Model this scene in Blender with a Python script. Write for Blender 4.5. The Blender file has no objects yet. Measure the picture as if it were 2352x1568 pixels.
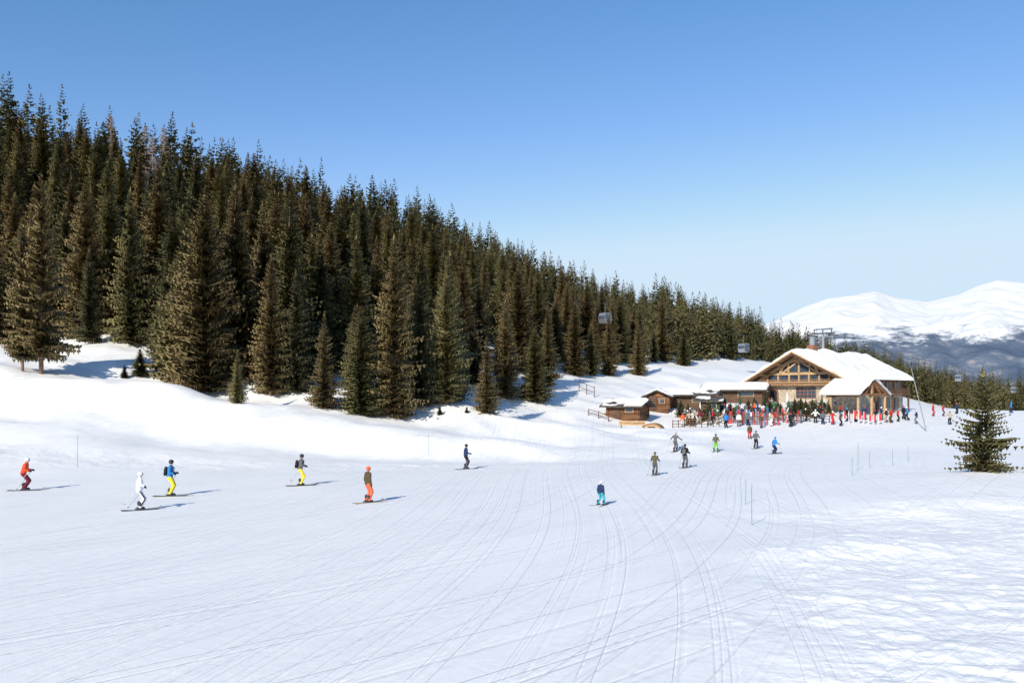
import bpy, bmesh, math, random
import numpy as np
from mathutils import Vector, Matrix
S = bpy.context.scene
COL = S.collection
R = random.Random(7)
F = 2037.0; CX = 1176.0; HY = 910.0; CAMH = 5.0

# ------------------------------------------------------------------ materials
def mat(name, col=(.5,.5,.5), rough=.8, spec=.3, metal=0.0, var=0.0, scale=5.0, bump=0.0, objcol=False):
    m = bpy.data.materials.new(name); m.use_nodes = True
    nt = m.node_tree; N = nt.nodes; L = nt.links
    b = N['Principled BSDF']
    b.inputs['Roughness'].default_value = rough
    b.inputs['Specular IOR Level'].default_value = spec
    b.inputs['Metallic'].default_value = metal
    b.inputs['Base Color'].default_value = (*col, 1)
    tc = N.new('ShaderNodeTexCoord')
    nz = N.new('ShaderNodeTexNoise'); nz.inputs['Scale'].default_value = scale; nz.inputs['Detail'].default_value = 4
    L.new(tc.outputs['Object'], nz.inputs['Vector'])
    if var > 0 or objcol:
        mr = N.new('ShaderNodeMapRange'); mr.inputs['From Min'].default_value = .3; mr.inputs['From Max'].default_value = .7
        mr.inputs['To Min'].default_value = 1 - var; mr.inputs['To Max'].default_value = 1 + var
        L.new(nz.outputs['Fac'], mr.inputs['Value'])
        mx = N.new('ShaderNodeVectorMath'); mx.operation = 'SCALE'
        if objcol:
            oi = N.new('ShaderNodeObjectInfo'); L.new(oi.outputs['Color'], mx.inputs[0])
        else: mx.inputs[0].default_value = col
        L.new(mr.outputs[0], mx.inputs['Scale']); L.new(mx.outputs[0], b.inputs['Base Color'])
    if bump > 0:
        bp = N.new('ShaderNodeBump'); bp.inputs['Distance'].default_value = bump
        L.new(nz.outputs['Fac'], bp.inputs['Height']); L.new(bp.outputs[0], b.inputs['Normal'])
    return m

def ramp(N, stops):
    r = N.new('ShaderNodeValToRGB'); e = r.color_ramp.elements
    while len(e) < len(stops): e.new(.5)
    for k, (p, c) in enumerate(stops):
        e[k].position = p; e[k].color = (*c, 1)
    return r

def snow_mat(name, ground=False):
    m = bpy.data.materials.new(name); m.use_nodes = True
    nt = m.node_tree; N = nt.nodes; L = nt.links; b = N['Principled BSDF']
    b.inputs['Roughness'].default_value = .6; b.inputs['Specular IOR Level'].default_value = .25
    tc = N.new('ShaderNodeTexCoord')
    def noise(scale, detail=4, mapping=None, rough=.5, dist=0):
        n = N.new('ShaderNodeTexNoise'); n.inputs['Scale'].default_value = scale; n.inputs['Detail'].default_value = detail
        n.inputs['Roughness'].default_value = rough; n.inputs['Distortion'].default_value = dist
        L.new(mapping if mapping else tc.outputs['Object'], n.inputs['Vector']); return n
    def math_(op, a, bb):
        q = N.new('ShaderNodeMath'); q.operation = op
        for i, v in enumerate((a, bb)):
            if isinstance(v, (int, float)): q.inputs[i].default_value = v
            else: L.new(v, q.inputs[i])
        return q.outputs[0]
    n1 = noise(2.5, 6, rough=.65)
    h = math_('MULTIPLY', n1.outputs['Fac'], .022)
    if ground:
        wn = noise(.014, 0)
        wv = N.new('ShaderNodeVectorMath'); wv.operation = 'SCALE'; L.new(wn.outputs['Color'], wv.inputs[0]); wv.inputs['Scale'].default_value = 16
        ad = N.new('ShaderNodeVectorMath'); ad.operation = 'ADD'; L.new(tc.outputs['Object'], ad.inputs[0]); L.new(wv.outputs[0], ad.inputs[1])
        tracks = []
        for ang, sx, sy, k, wd in ((24, 1.1, .006, .022, .03), (44, .6, .004, .026, .016), (8, 1.4, .006, .014, .03)):
            mp = N.new('ShaderNodeMapping'); mp.vector_type = 'TEXTURE'
            mp.inputs['Rotation'].default_value = (0, 0, -math.radians(ang))
            mp.inputs['Scale'].default_value = (1/sx, 1/sy, 100000)
            L.new(ad.outputs[0], mp.inputs['Vector'])
            t = noise(1, 2, mp.outputs[0], .6)
            d = math_('ABSOLUTE', math_('SUBTRACT', t.outputs['Fac'], .54), 0)
            g = N.new('ShaderNodeMapRange'); g.inputs['From Min'].default_value = 0; g.inputs['From Max'].default_value = wd
            g.interpolation_type = 'SMOOTHSTEP'
            L.new(d, g.inputs['Value'])
            tracks.append(math_('MULTIPLY', g.outputs[0], k))
            tracks.append(math_('MULTIPLY', t.outputs['Fac'], k*3))
        at = N.new('ShaderNodeAttribute'); at.attribute_name = 'rough'
        tr = tracks[0]
        for q in tracks[1:]: tr = math_('ADD', tr, q)
        inv = math_('SUBTRACT', 1, math_('MULTIPLY', at.outputs['Fac'], .6))
        h = math_('ADD', h, math_('MULTIPLY', tr, inv))
        n3 = noise(3.0, 5, rough=.6)
        h = math_('ADD', h, math_('MULTIPLY', math_('MULTIPLY', n3.outputs['Fac'], at.outputs['Fac']), .085))
        cn = noise(.25, 4)
        rp = ramp(N, [(.3, (.895, .89, .875)), (.6, (.94, .93, .91))])
        L.new(cn.outputs['Fac'], rp.inputs['Fac']); L.new(rp.outputs[0], b.inputs['Base Color'])
    else:
        b.inputs['Base Color'].default_value = (.92, .91, .89, 1)
    bp = N.new('ShaderNodeBump'); bp.inputs['Distance'].default_value = 1.0; bp.inputs['Strength'].default_value = .9
    L.new(h, bp.inputs['Height']); L.new(bp.outputs[0], b.inputs['Normal'])
    return m

def foliage_mat(name, dark, light):
    m = bpy.data.materials.new(name); m.use_nodes = True
    nt = m.node_tree; N = nt.nodes; L = nt.links; b = N['Principled BSDF']
    b.inputs['Roughness'].default_value = .9; b.inputs['Specular IOR Level'].default_value = .1
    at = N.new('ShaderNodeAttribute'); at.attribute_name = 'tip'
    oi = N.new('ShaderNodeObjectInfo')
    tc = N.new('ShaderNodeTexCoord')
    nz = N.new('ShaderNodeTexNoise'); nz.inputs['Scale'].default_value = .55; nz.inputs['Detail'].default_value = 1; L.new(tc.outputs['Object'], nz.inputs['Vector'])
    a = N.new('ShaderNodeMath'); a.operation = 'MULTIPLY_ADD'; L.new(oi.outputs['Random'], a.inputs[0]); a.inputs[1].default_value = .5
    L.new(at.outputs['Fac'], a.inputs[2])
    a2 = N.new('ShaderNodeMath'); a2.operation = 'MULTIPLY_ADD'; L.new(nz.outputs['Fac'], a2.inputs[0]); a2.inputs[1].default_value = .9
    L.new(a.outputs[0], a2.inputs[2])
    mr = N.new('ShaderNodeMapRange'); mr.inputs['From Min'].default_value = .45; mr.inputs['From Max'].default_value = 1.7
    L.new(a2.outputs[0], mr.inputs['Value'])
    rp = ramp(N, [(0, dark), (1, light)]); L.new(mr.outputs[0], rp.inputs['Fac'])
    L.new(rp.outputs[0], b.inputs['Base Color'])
    return m

def wood_mat(name, c1, c2, sc=(1, 1, 14)):
    m = bpy.data.materials.new(name); m.use_nodes = True
    nt = m.node_tree; N = nt.nodes; L = nt.links; b = N['Principled BSDF']; b.inputs['Roughness'].default_value = .75
    b.inputs['Specular IOR Level'].default_value = .2
    tc = N.new('ShaderNodeTexCoord'); mp = N.new('ShaderNodeMapping'); mp.inputs['Scale'].default_value = sc
    L.new(tc.outputs['Object'], mp.inputs['Vector'])
    nz = N.new('ShaderNodeTexNoise'); nz.inputs['Scale'].default_value = .9; nz.inputs['Detail'].default_value = 4; L.new(mp.outputs[0], nz.inputs['Vector'])
    rp = ramp(N, [(.35, c1), (.65, c2)]); L.new(nz.outputs['Fac'], rp.inputs['Fac']); L.new(rp.outputs[0], b.inputs['Base Color'])
    bp = N.new('ShaderNodeBump'); bp.inputs['Distance'].default_value = .04; L.new(nz.outputs['Fac'], bp.inputs['Height']); L.new(bp.outputs[0], b.inputs['Normal'])
    return m

def stone_mat(name):
    m = bpy.data.materials.new(name); m.use_nodes = True
    nt = m.node_tree; N = nt.nodes; L = nt.links; b = N['Principled BSDF']; b.inputs['Roughness'].default_value = .9
    tc = N.new('ShaderNodeTexCoord'); v = N.new('ShaderNodeTexVoronoi'); v.inputs['Scale'].default_value = 2.6
    L.new(tc.outputs['Object'], v.inputs['Vector'])
    rp = ramp(N, [(0, (.32, .26, .19)), (.5, (.50, .43, .34)), (1, (.62, .56, .47))])
    L.new(v.outputs['Color'], rp.inputs['Fac'])
    v2 = N.new('ShaderNodeTexVoronoi'); v2.feature = 'DISTANCE_TO_EDGE'; v2.inputs['Scale'].default_value = 2.6; L.new(tc.outputs['Object'], v2.inputs['Vector'])
    r2 = ramp(N, [(0, (.55, .52, .47)), (.06, (1, 1, 1))]); L.new(v2.outputs['Distance'], r2.inputs['Fac'])
    mx = N.new('ShaderNodeMixRGB'); mx.blend_type = 'MULTIPLY'; mx.inputs[0].default_value = 1
    L.new(rp.outputs[0], mx.inputs[1]); L.new(r2.outputs[0], mx.inputs[2]); L.new(mx.outputs[0], b.inputs['Base Color'])
    bp = N.new('ShaderNodeBump'); bp.inputs['Distance'].default_value = .05; L.new(v2.outputs['Distance'], bp.inputs['Height']); L.new(bp.outputs[0], b.inputs['Normal'])
    return m

M = dict(
 ground=snow_mat('ground_snow', True), snow=snow_mat('roof_snow'),
 spruce=foliage_mat('spruce', (.042, .040, .019), (.255, .195, .095)),
 spruce_dark=foliage_mat('spruce_dark', (.028, .034, .018), (.145, .135, .070)),
 spruce_green=foliage_mat('spruce_green', (.042, .050, .022), (.235, .205, .095)),
 bark=mat('bark', (.18, .12, .085), .9, .1, var=.4, scale=6, bump=.03),
 larch=mat('larch', (.38, .30, .27), .9, .1, var=.2),
 fabric=mat('fabric', rough=.75, spec=.2, var=.12, scale=9, objcol=True, bump=.01),
 hard=mat('hard_shell', rough=.35, spec=.5, var=.03, objcol=True),
 skin=mat('skin', (.55, .33, .24), .6, .3, var=.05),
 dark=mat('dark_rubber', (.03, .03, .035), .5, .4, var=.1),
 lens=mat('goggle_lens', (.03, .03, .05), .15, .6),
 metal=mat('grey_metal', (.35, .36, .38), .4, .5, .6, var=.1),
 darkmetal=mat('dark_metal', (.10, .11, .12), .5, .5, .4, var=.1),
 alu=mat('pole_aluminium', (.30, .31, .33), .4, .5, .3, var=.05),
 wood=wood_mat('timber_orange', (.20, .085, .04), (.36, .18, .085)),
 woodm=wood_mat('timber_warm', (.26, .14, .07), (.44, .26, .14), (6, 6, .8)),
 woodl=wood_mat('timber_light', (.42, .27, .14), (.62, .42, .24)),
 woodd=wood_mat('timber_dark', (.07, .042, .028), (.16, .095, .06)),
 logs=wood_mat('log_wall', (.10, .045, .025), (.25, .125, .065), (.6, .6, 3)),
 shingle=wood_mat('shingle', (.05, .045, .042), (.13, .115, .10), (3, 8, 3)),
 stone=stone_mat('stone'),
 glass=mat('window_glass', (.05, .07, .10), .08, .8, var=.3, scale=1.5),
 redwood=mat('painted_frame', (.28, .12, .06), .6, var=.1),
 green=mat('green_paint', (.025, .07, .045), .6, var=.2),
 terracotta=mat('terracotta', (.35, .14, .07), .8, var=.1),
 brick=mat('chimney_brick', (.28, .13, .08), .9, .2, var=.3, scale=12),
 markgreen=mat('marker_green', (.16, .30, .27), .6, var=.1),
 white=mat('white_paint', (.8, .8, .8), .5, var=.03),
 red=mat('red_paint', (.65, .03, .04), .5, var=.1),
 cable=mat('steel_cable', (.12, .12, .13), .5),
)

# ------------------------------------------------------------------ mesh builder
class MB:
    def __init__(s): s.v = []; s.f = []
    def poly(s, pts, faces):
        o = len(s.v); s.v += [tuple(p) for p in pts]; s.f += [tuple(i+o for i in f) for f in faces]
    def box(s, c, d, rz=0, rx=0):
        m = Matrix.Translation(c) @ Matrix.Rotation(rz, 4, 'Z') @ Matrix.Rotation(rx, 4, 'X')
        p = [m @ Vector((x*d[0]/2, y*d[1]/2, z*d[2]/2)) for x in (-1, 1) for y in (-1, 1) for z in (-1, 1)]
        s.poly(p, [(0,1,3,2),(4,6,7,5),(0,4,5,1),(2,3,7,6),(0,2,6,4),(1,5,7,3)])
    def beam(s, a, b, w, h=None):
        h = h or w; a = Vector(a); b = Vector(b); d = (b-a).normalized()
        up = Vector((0, 1, 0)) if abs(d.y) < .9 else Vector((0, 0, 1))
        x = d.cross(up).normalized(); y = x.cross(d)
        p = [q + x*i*w/2 + y*j*h/2 for q in (a, b) for i in (-1, 1) for j in (-1, 1)]
        s.poly(p, [(0,1,3,2),(4,6,7,5),(0,4,5,1),(2,3,7,6),(0,2,6,4),(1,5,7,3)])
    def cone(s, a, r0, b, r1, n=8, caps=True):
        a = Vector(a); b = Vector(b); d = (b-a).normalized()
        t = Vector((0, 0, 1)) if abs(d.z) < .9 else Vector((1, 0, 0))
        x = d.cross(t).normalized(); y = d.cross(x); p = []
        for q, r in ((a, r0), (b, r1)):
            for k in range(n):
                an = 2*math.pi*k/n; p.append(q + x*math.cos(an)*r + y*math.sin(an)*r)
        f = [(k, (k+1) % n, n+(k+1) % n, n+k) for k in range(n)]
        if caps: f += [tuple(range(n))[::-1], tuple(range(n, 2*n))]
        s.poly(p, f)
    def ball(s, c, r, n=10, m=7):
        if not hasattr(r, '__len__'): r = (r, r, r)
        c = Vector(c); p = []
        for i in range(1, m):
            th = math.pi*i/m
            for k in range(n):
                an = 2*math.pi*k/n
                p.append(c+Vector((r[0]*math.sin(th)*math.cos(an), r[1]*math.sin(th)*math.sin(an), r[2]*math.cos(th))))
        t = Vector((0, 0, r[2])); p += [c+t, c-t]; T = len(p)-2; B = T+1
        f = [(k+i*n, (k+1) % n+i*n, (k+1) % n+(i+1)*n, k+(i+1)*n) for i in range(m-2) for k in range(n)]
        f += [(T, (k+1) % n, k) for k in range(n)] + [(B, k+(m-2)*n, (k+1) % n+(m-2)*n) for k in range(n)]
        s.poly(p, f)
    def rc(s, a, r0, b, r1):
        s.cone(a, r0, b, r1, 12); s.ball(a, r0); s.ball(b, r1)
    def prism(s, pts2, y0, y1):
        n = len(pts2); p = [(x, y0, z) for x, z in pts2] + [(x, y1, z) for x, z in pts2]
        s.poly(p, [tuple(range(n)), tuple(range(n, 2*n))[::-1]] + [(k, n+k, n+(k+1) % n, (k+1) % n) for k in range(n)])
    def mesh(s, name, m, smooth=False):
        me = bpy.data.meshes.new(name); me.from_pydata([tuple(q) for q in s.v], [], s.f); me.materials.append(m)
        bm = bmesh.new(); bm.from_mesh(me); bmesh.ops.recalc_face_normals(bm, faces=bm.faces); bm.to_mesh(me); bm.free()
        if smooth: me.polygons.foreach_set('use_smooth', [True]*len(me.polygons))
        return me
    def build(s, name, m, parent=None, smooth=False):
        o = bpy.data.objects.new(name, s.mesh(name, m, smooth)); COL.objects.link(o)
        if parent: o.parent = parent
        return o

def thing(name, label, cat, loc=(0,0,0), rz=0, group=None):
    o = bpy.data.objects.new(name, None); COL.objects.link(o); o.location = loc; o.rotation_euler = (0, 0, rz)
    o.empty_display_size = .3
    o['label'] = label; o['category'] = cat
    if group: o['group'] = group
    return o
def tag(o, label, cat, group=None, kind=None):
    o['label'] = label; o['category'] = cat
    if group: o['group'] = group
    if kind: o['kind'] = kind
    return o
def dup(root, label=None, group=None):
    r = root.copy(); COL.objects.link(r)
    if label: r['label'] = label
    if group: r['group'] = group
    for ch in list(root.children):
        c = ch.copy(); COL.objects.link(c); c.parent = r
        for g in ch.children:
            d = g.copy(); COL.objects.link(d); d.parent = c
    return r
def remeshed(mb, name, m, parent, voxel=.03, smooth=2):
    me = mb.mesh('tmp', m); o = bpy.data.objects.new('tmp', me); COL.objects.link(o)
    q = o.modifiers.new('r', 'REMESH'); q.mode = 'VOXEL'; q.voxel_size = voxel; q.use_smooth_shade = True
    w = o.modifiers.new('s', 'SMOOTH'); w.factor = .5; w.iterations = smooth
    dg = bpy.context.evaluated_depsgraph_get(); dg.update()
    nm = bpy.data.meshes.new_from_object(o.evaluated_get(dg)); nm.name = name
    nm.materials.clear(); nm.materials.append(m)
    bpy.data.objects.remove(o); bpy.data.meshes.remove(me)
    r = bpy.data.objects.new(name, nm); COL.objects.link(r); r.parent = parent
    return r

# ------------------------------------------------------------------ noise + terrain
def _h(ix, iy, seed):
    n = (ix.astype(np.int64)*374761393 + iy.astype(np.int64)*668265263 + seed*1442695041) & 0xffffffff
    n = ((n ^ (n >> 13))*1274126177) & 0xffffffff
    n = n ^ (n >> 16)
    return (n & 0xffff)/65535.0
def vn(x, y, seed=0):
    ix = np.floor(x); iy = np.floor(y); fx = x-ix; fy = y-iy
    fx = fx*fx*fx*(fx*(fx*6-15)+10); fy = fy*fy*fy*(fy*(fy*6-15)+10)
    a = _h(ix, iy, seed); b = _h(ix+1, iy, seed); c = _h(ix, iy+1, seed); d = _h(ix+1, iy+1, seed)
    return (a+(b-a)*fx)+((c+(d-c)*fx)-(a+(b-a)*fx))*fy
def fbm(x, y, o=4, seed=0):
    s = 0; a = 1; t = 0
    for k in range(o):
        ca, sa = math.cos(.7*k+.5), math.sin(.7*k+.5)
        xr, yr = x*ca-y*sa, x*sa+y*ca
        s = s + a*(vn(xr*2**k+17*k, yr*2**k-9*k, seed+k)-.5)*2; t += a; a *= .5
    return s/t
def sstep(a, b, x):
    t = np.clip((x-a)/(b-a), 0, 1); return t*t*(3-2*t)

cols = [
 (-900, [(45,0),(60,2),(75,6),(90,10),(110,17),(200,72),(260,90),(400,90)]),
 (0,    [(55,0),(70,1.6),(80,4.2),(90,7.4),(105,10.6),(120,13.5),(200,64),(230,68),(400,66)]),
 (250,  [(58,0),(70,1.2),(80,4),(88,6.6),(100,9.5),(120,14),(205,59),(235,62),(400,55)]),
 (400,  [(62,0),(75,1.5),(85,5.2),(95,7.5),(120,14),(210,57.5),(245,60),(400,50)]),
 (600,  [(65,0),(75,1.2),(85,4.4),(95,7),(120,14),(215,52.5),(250,55),(400,45)]),
 (850,  [(68,0),(78,1),(85,2.8),(95,6),(120,12),(230,50.5),(270,52),(400,44)]),
 (1050, [(70,0),(82,1.2),(92,3.6),(105,6.5),(130,13),(245,46),(290,48),(400,42)]),
 (1230, [(72,0),(85,.8),(100,3),(110,4.6),(125,8),(150,14),(265,40),(310,42),(450,36)]),
 (1400, [(76,0),(90,.8),(100,2),(115,4.5),(135,7.2),(150,8.9),(180,14),(300,37),(350,39),(500,32)]),
 (1500, [(80,0),(90,.8),(100,1.6),(115,3.6),(135,6.5),(160,10.5),(180,13),(310,33.5),(360,34.5),(500,30)]),
 (1600, [(80,0),(92,.8),(100,1.5),(115,3.6),(135,5.5),(160,9.5),(185,11.8),(330,29.5),(380,30.5),(500,26)]),
 (1720, [(82,0),(92,.7),(100,1.5),(110,3),(120,4.2),(140,5.5),(170,9.5),(200,12.5),(350,25),(500,21)]),
 (1830, [(84,0),(100,1.5),(110,3),(120,4.3),(135,4.5),(160,7),(200,11),(380,19),(450,19),(600,10)]),
 (2000, [(84,0),(100,1.5),(110,2.5),(125,3),(150,4),(200,5),(400,14),(500,14),(600,5)]),
 (2150, [(84,0),(100,1),(130,3.2),(160,3),(220,-2),(400,5),(500,2)]),
 (2352, [(84,0),(100,1),(130,2.9),(160,2),(220,-4),(300,-2),(400,-4)]),
 (3300, [(84,0),(100,1),(130,2.5),(160,1),(220,-6),(300,-5),(400,-9)]),
]
UG = np.linspace(-1.5, 1.5, 601); TG = np.linspace(math.log(2.5), math.log(12000), 640)
YG = np.exp(TG)
prof = []
for px, pts in cols:
    ys = [0, pts[0][0]-4] + [p[0] for p in pts] + [900, 2500, 12000]
    zs = [0, 0] + [p[1] for p in pts] + [-40, -160, -160]
    prof.append(np.interp(YG, ys, zs))
prof = np.array(prof); cu = np.array([(c[0]-CX)/F for c in cols])
HG = np.array([np.interp(UG, cu, prof[:, j]) for j in range(len(YG))]).T
def blur(A, s, ax):
    k = np.exp(-.5*(np.arange(-3*s, 3*s+1)/s)**2); k /= k.sum()
    P = np.pad(A, [(3*s, 3*s) if i == ax else (0, 0) for i in range(2)], mode='edge')
    return np.apply_along_axis(lambda v: np.convolve(v, k, 'valid'), ax, P)
HG = blur(blur(HG, 6, 0), 2, 1)
def base_h(x, y):
    y = np.maximum(y, 2.6); u = np.clip(x/y, -1.49, 1.49)
    a = (u-UG[0])/(UG[1]-UG[0]); b = (np.log(y)-TG[0])/(TG[1]-TG[0])
    i = np.clip(a.astype(int), 0, len(UG)-2); j = np.clip(b.astype(int), 0, len(TG)-2); fa = a-i; fb = b-j
    return (HG[i, j]*(1-fa)+HG[i+1, j]*fa)*(1-fb)+(HG[i, j+1]*(1-fa)+HG[i+1, j+1]*fa)*fb
def rough_mask(x, y):
    u = x/np.maximum(y, 1)
    w = fbm(x*.12, y*.12, 3, 5)*.18
    near = sstep(.16, .42, u+w)*(1-sstep(36, 44, y))
    edge = (1-sstep(-.02, .06, u))*sstep(57, 61, y)*(1-sstep(64, 69, y))*.6
    rside = sstep(.36, .44, u)*(1-sstep(60, 80, y))*.3
    return np.clip(np.maximum(np.maximum(near, edge), rside), 0, 1)
def hgt(x, y):
    x = np.asarray(x, float); y = np.asarray(y, float)
    z = base_h(x, y)
    u = x/np.maximum(y, 1)
    far = sstep(60, 90, y)*(1-sstep(95, 130, y)*.4)
    leftside = 1-sstep(.2, .3, u)
    z = z + fbm(x*.09, y*.09, 3, 11)*1.2*far*leftside
    z = z + fbm(x*.05, y*.05, 3, 21)*.14*(1-far)
    bank = sstep(62, 75, y)*(1-sstep(.02, .14, u))
    z = z + bank*.12*fbm(x*.35, y*.35, 3, 33)
    # rolling drifts along the bank
    z = z + bank*.45*np.sin(y*.42+x*.06+2*fbm(x*.04, y*.04, 2, 91))*(1-sstep(90, 100, y))
    yb = 38.5+2.2*fbm(x*.16, y*.05, 2, 83)
    prof_ = sstep(yb-3.5, yb+2.5, y)*(1-sstep(yb+3, yb+22, y))
    z = z + .42*prof_*sstep(.32, .50, u)
    z = z + .5*np.exp(-((y-52)/7)**2)*sstep(.42, .54, u)
    z = z + .22*np.exp(-((y-27-.2*x)/2.4)**2)*sstep(.2, .4, u)
    m = rough_mask(x, y)
    lump = np.clip(fbm(x*1.1, y*1.1, 3, 61)-.15, 0, 1)**.8
    z = z + m*(.16*fbm(x*.35, y*.35, 3, 41) + .04*fbm(x*2.2, y*2.2, 3, 51) + .20*lump*np.clip(fbm(x*.3, y*.3, 2, 71)+.4, 0, 1))
    return z
def h1(x, y): return float(hgt(np.array([x]), np.array([y]))[0])
def ground_at(px, py, ymin=10):
    u = (px-CX)/F; Y = np.geomspace(ymin, 600, 6000); Z = hgt(u*Y, Y); P = HY-F*(Z-CAMH)/Y
    i = np.argmax(P <= py)
    return Vector((u*Y[i], Y[i], Z[i]))

uu = np.concatenate([np.linspace(-1.4, -.62, 60)[:-1], np.linspace(-.62, .1, 320)[:-1], np.linspace(.1, .62, 380), np.linspace(.62, 1.4, 60)[1:]])
yy = np.concatenate([np.geomspace(3, 14, 40)[:-1], np.geomspace(14, 60, 400)[:-1], np.geomspace(60, 160, 200), np.geomspace(160, 11500, 160)[1:]])
UU, YY = np.meshgrid(uu, yy); XX = UU*YY; ZZ = hgt(XX, YY)
nu, ny = len(uu), len(yy)
V = np.stack([XX, YY, ZZ], -1).reshape(-1, 3)
I = (np.arange(ny-1)[:, None]*nu+np.arange(nu-1)[None]).reshape(-1)
Q = np.stack([I, I+1, I+nu+1, I+nu], -1)
def np_mesh(name, V, Q, m, smooth=True):
    me = bpy.data.meshes.new(name); me.vertices.add(len(V)); me.vertices.foreach_set('co', V.astype(np.float32).ravel())
    k = Q.shape[1]; me.loops.add(Q.size); me.loops.foreach_set('vertex_index', Q.astype(np.int32).ravel())
    me.polygons.add(len(Q)); me.polygons.foreach_set('loop_start', np.arange(0, Q.size, k, dtype=np.int32))
    me.materials.append(m)
    me.update(calc_edges=True)
    if smooth: me.polygons.foreach_set('use_smooth', [True]*len(Q))
    return me
me = np_mesh('snow_ground', V, Q, M['ground'])
at = me.attributes.new('rough', 'FLOAT', 'POINT'); at.data.foreach_set('value', rough_mask(XX, YY).astype(np.float32).ravel())
g = bpy.data.objects.new('ground', me); COL.objects.link(g); g['kind'] = 'structure'
g['label'] = 'snow covered ski piste and hillside'; g['category'] = 'snow ground'

# ------------------------------------------------------------------ mountains
def mountain():
    pxs = [1300, 1600, 1780, 1850, 1900, 1960, 2010, 2060, 2130, 2200, 2245, 2290, 2352, 2500, 2700, 3000, 3600]
    pys = [820, 790, 735, 702, 684, 676, 667, 682, 692, 675, 655, 642, 648, 690, 660, 700, 760]
    u = (np.linspace(1300, 3600, 620)-CX)/F; y = np.linspace(3800, 9000, 300)
    U, Y = np.meshgrid(u, y); X = U*Y
    pz = (HY-np.interp(U*F+CX, pxs, pys))/F*7000
    t = np.clip((Y-3800)/3200, 0, 1)
    shape = .20*sstep(0, .35, t)+.80*t**1.35
    back = 1-np.clip((Y-7000)/2500, 0, 1)*.9
    Z = pz*shape*back
    r = 1-np.abs(fbm(X/1100, Y/1100, 4, 3))*2
    gull = 1-np.abs(fbm(X/300, Y/600, 3, 8))*2
    Z = Z+(r-.5)*130*np.sin(np.clip(t, 0, 1)*math.pi)**.8 + (gull-.5)*32*np.sin(np.clip(t*1.02, 0, 1)*math.pi)
    Z = Z+fbm(X/90, Y/90, 3, 18)*10*(t < .98)
    V = np.stack([X, Y, Z-60*(t < .02)], -1).reshape(-1, 3); nu = len(u)
    I = (np.arange(len(y)-1)[:, None]*nu+np.arange(nu-1)[None]).reshape(-1); Q = np.stack([I, I+1, I+nu+1, I+nu], -1)
    m = bpy.data.materials.new('mountain'); m.use_nodes = True; N = m.node_tree.nodes; L = m.node_tree.links; b = N['Principled BSDF']
    b.inputs['Roughness'].default_value = 1; b.inputs['Specular IOR Level'].default_value = 0
    tc = N.new('ShaderNodeTexCoord'); sp = N.new('ShaderNodeSeparateXYZ'); L.new(tc.outputs['Object'], sp.inputs[0])
    n = N.new('ShaderNodeTexNoise'); n.inputs['Scale'].default_value = .0032; n.inputs['Detail'].default_value = 12; n.inputs['Roughness'].default_value = .75; L.new(tc.outputs['Object'], n.inputs['Vector'])
    a = N.new('ShaderNodeMath'); a.operation = 'MULTIPLY_ADD'; L.new(n.outputs['Fac'], a.inputs[0]); a.inputs[1].default_value = 700; L.new(sp.outputs['Z'], a.inputs[2])
    mr = N.new('ShaderNodeMapRange'); mr.inputs['From Min'].default_value = 650; mr.inputs['From Max'].default_value = 720; L.new(a.outputs[0], mr.inputs['Value'])
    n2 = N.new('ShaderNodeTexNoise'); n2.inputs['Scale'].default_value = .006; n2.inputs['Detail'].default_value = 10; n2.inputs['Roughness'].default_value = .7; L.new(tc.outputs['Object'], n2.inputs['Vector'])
    r2 = ramp(N, [(.40, (.085, .12, .18)), (.55, (.135, .17, .23)), (.63, (.30, .29, .31))]); L.new(n2.outputs['Fac'], r2.inputs['Fac'])  # woods tinted pale blue: distance haze is painted into their base colour
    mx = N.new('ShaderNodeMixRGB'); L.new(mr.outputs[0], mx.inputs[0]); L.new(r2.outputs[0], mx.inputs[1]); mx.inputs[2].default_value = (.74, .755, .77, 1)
    L.new(mx.outputs[0], b.inputs['Base Color'])
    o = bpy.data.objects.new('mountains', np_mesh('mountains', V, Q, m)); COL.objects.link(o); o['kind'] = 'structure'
    o['label'] = 'distant snow covered mountain range with wooded lower slopes'; o['category'] = 'mountains'
mountain()

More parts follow.
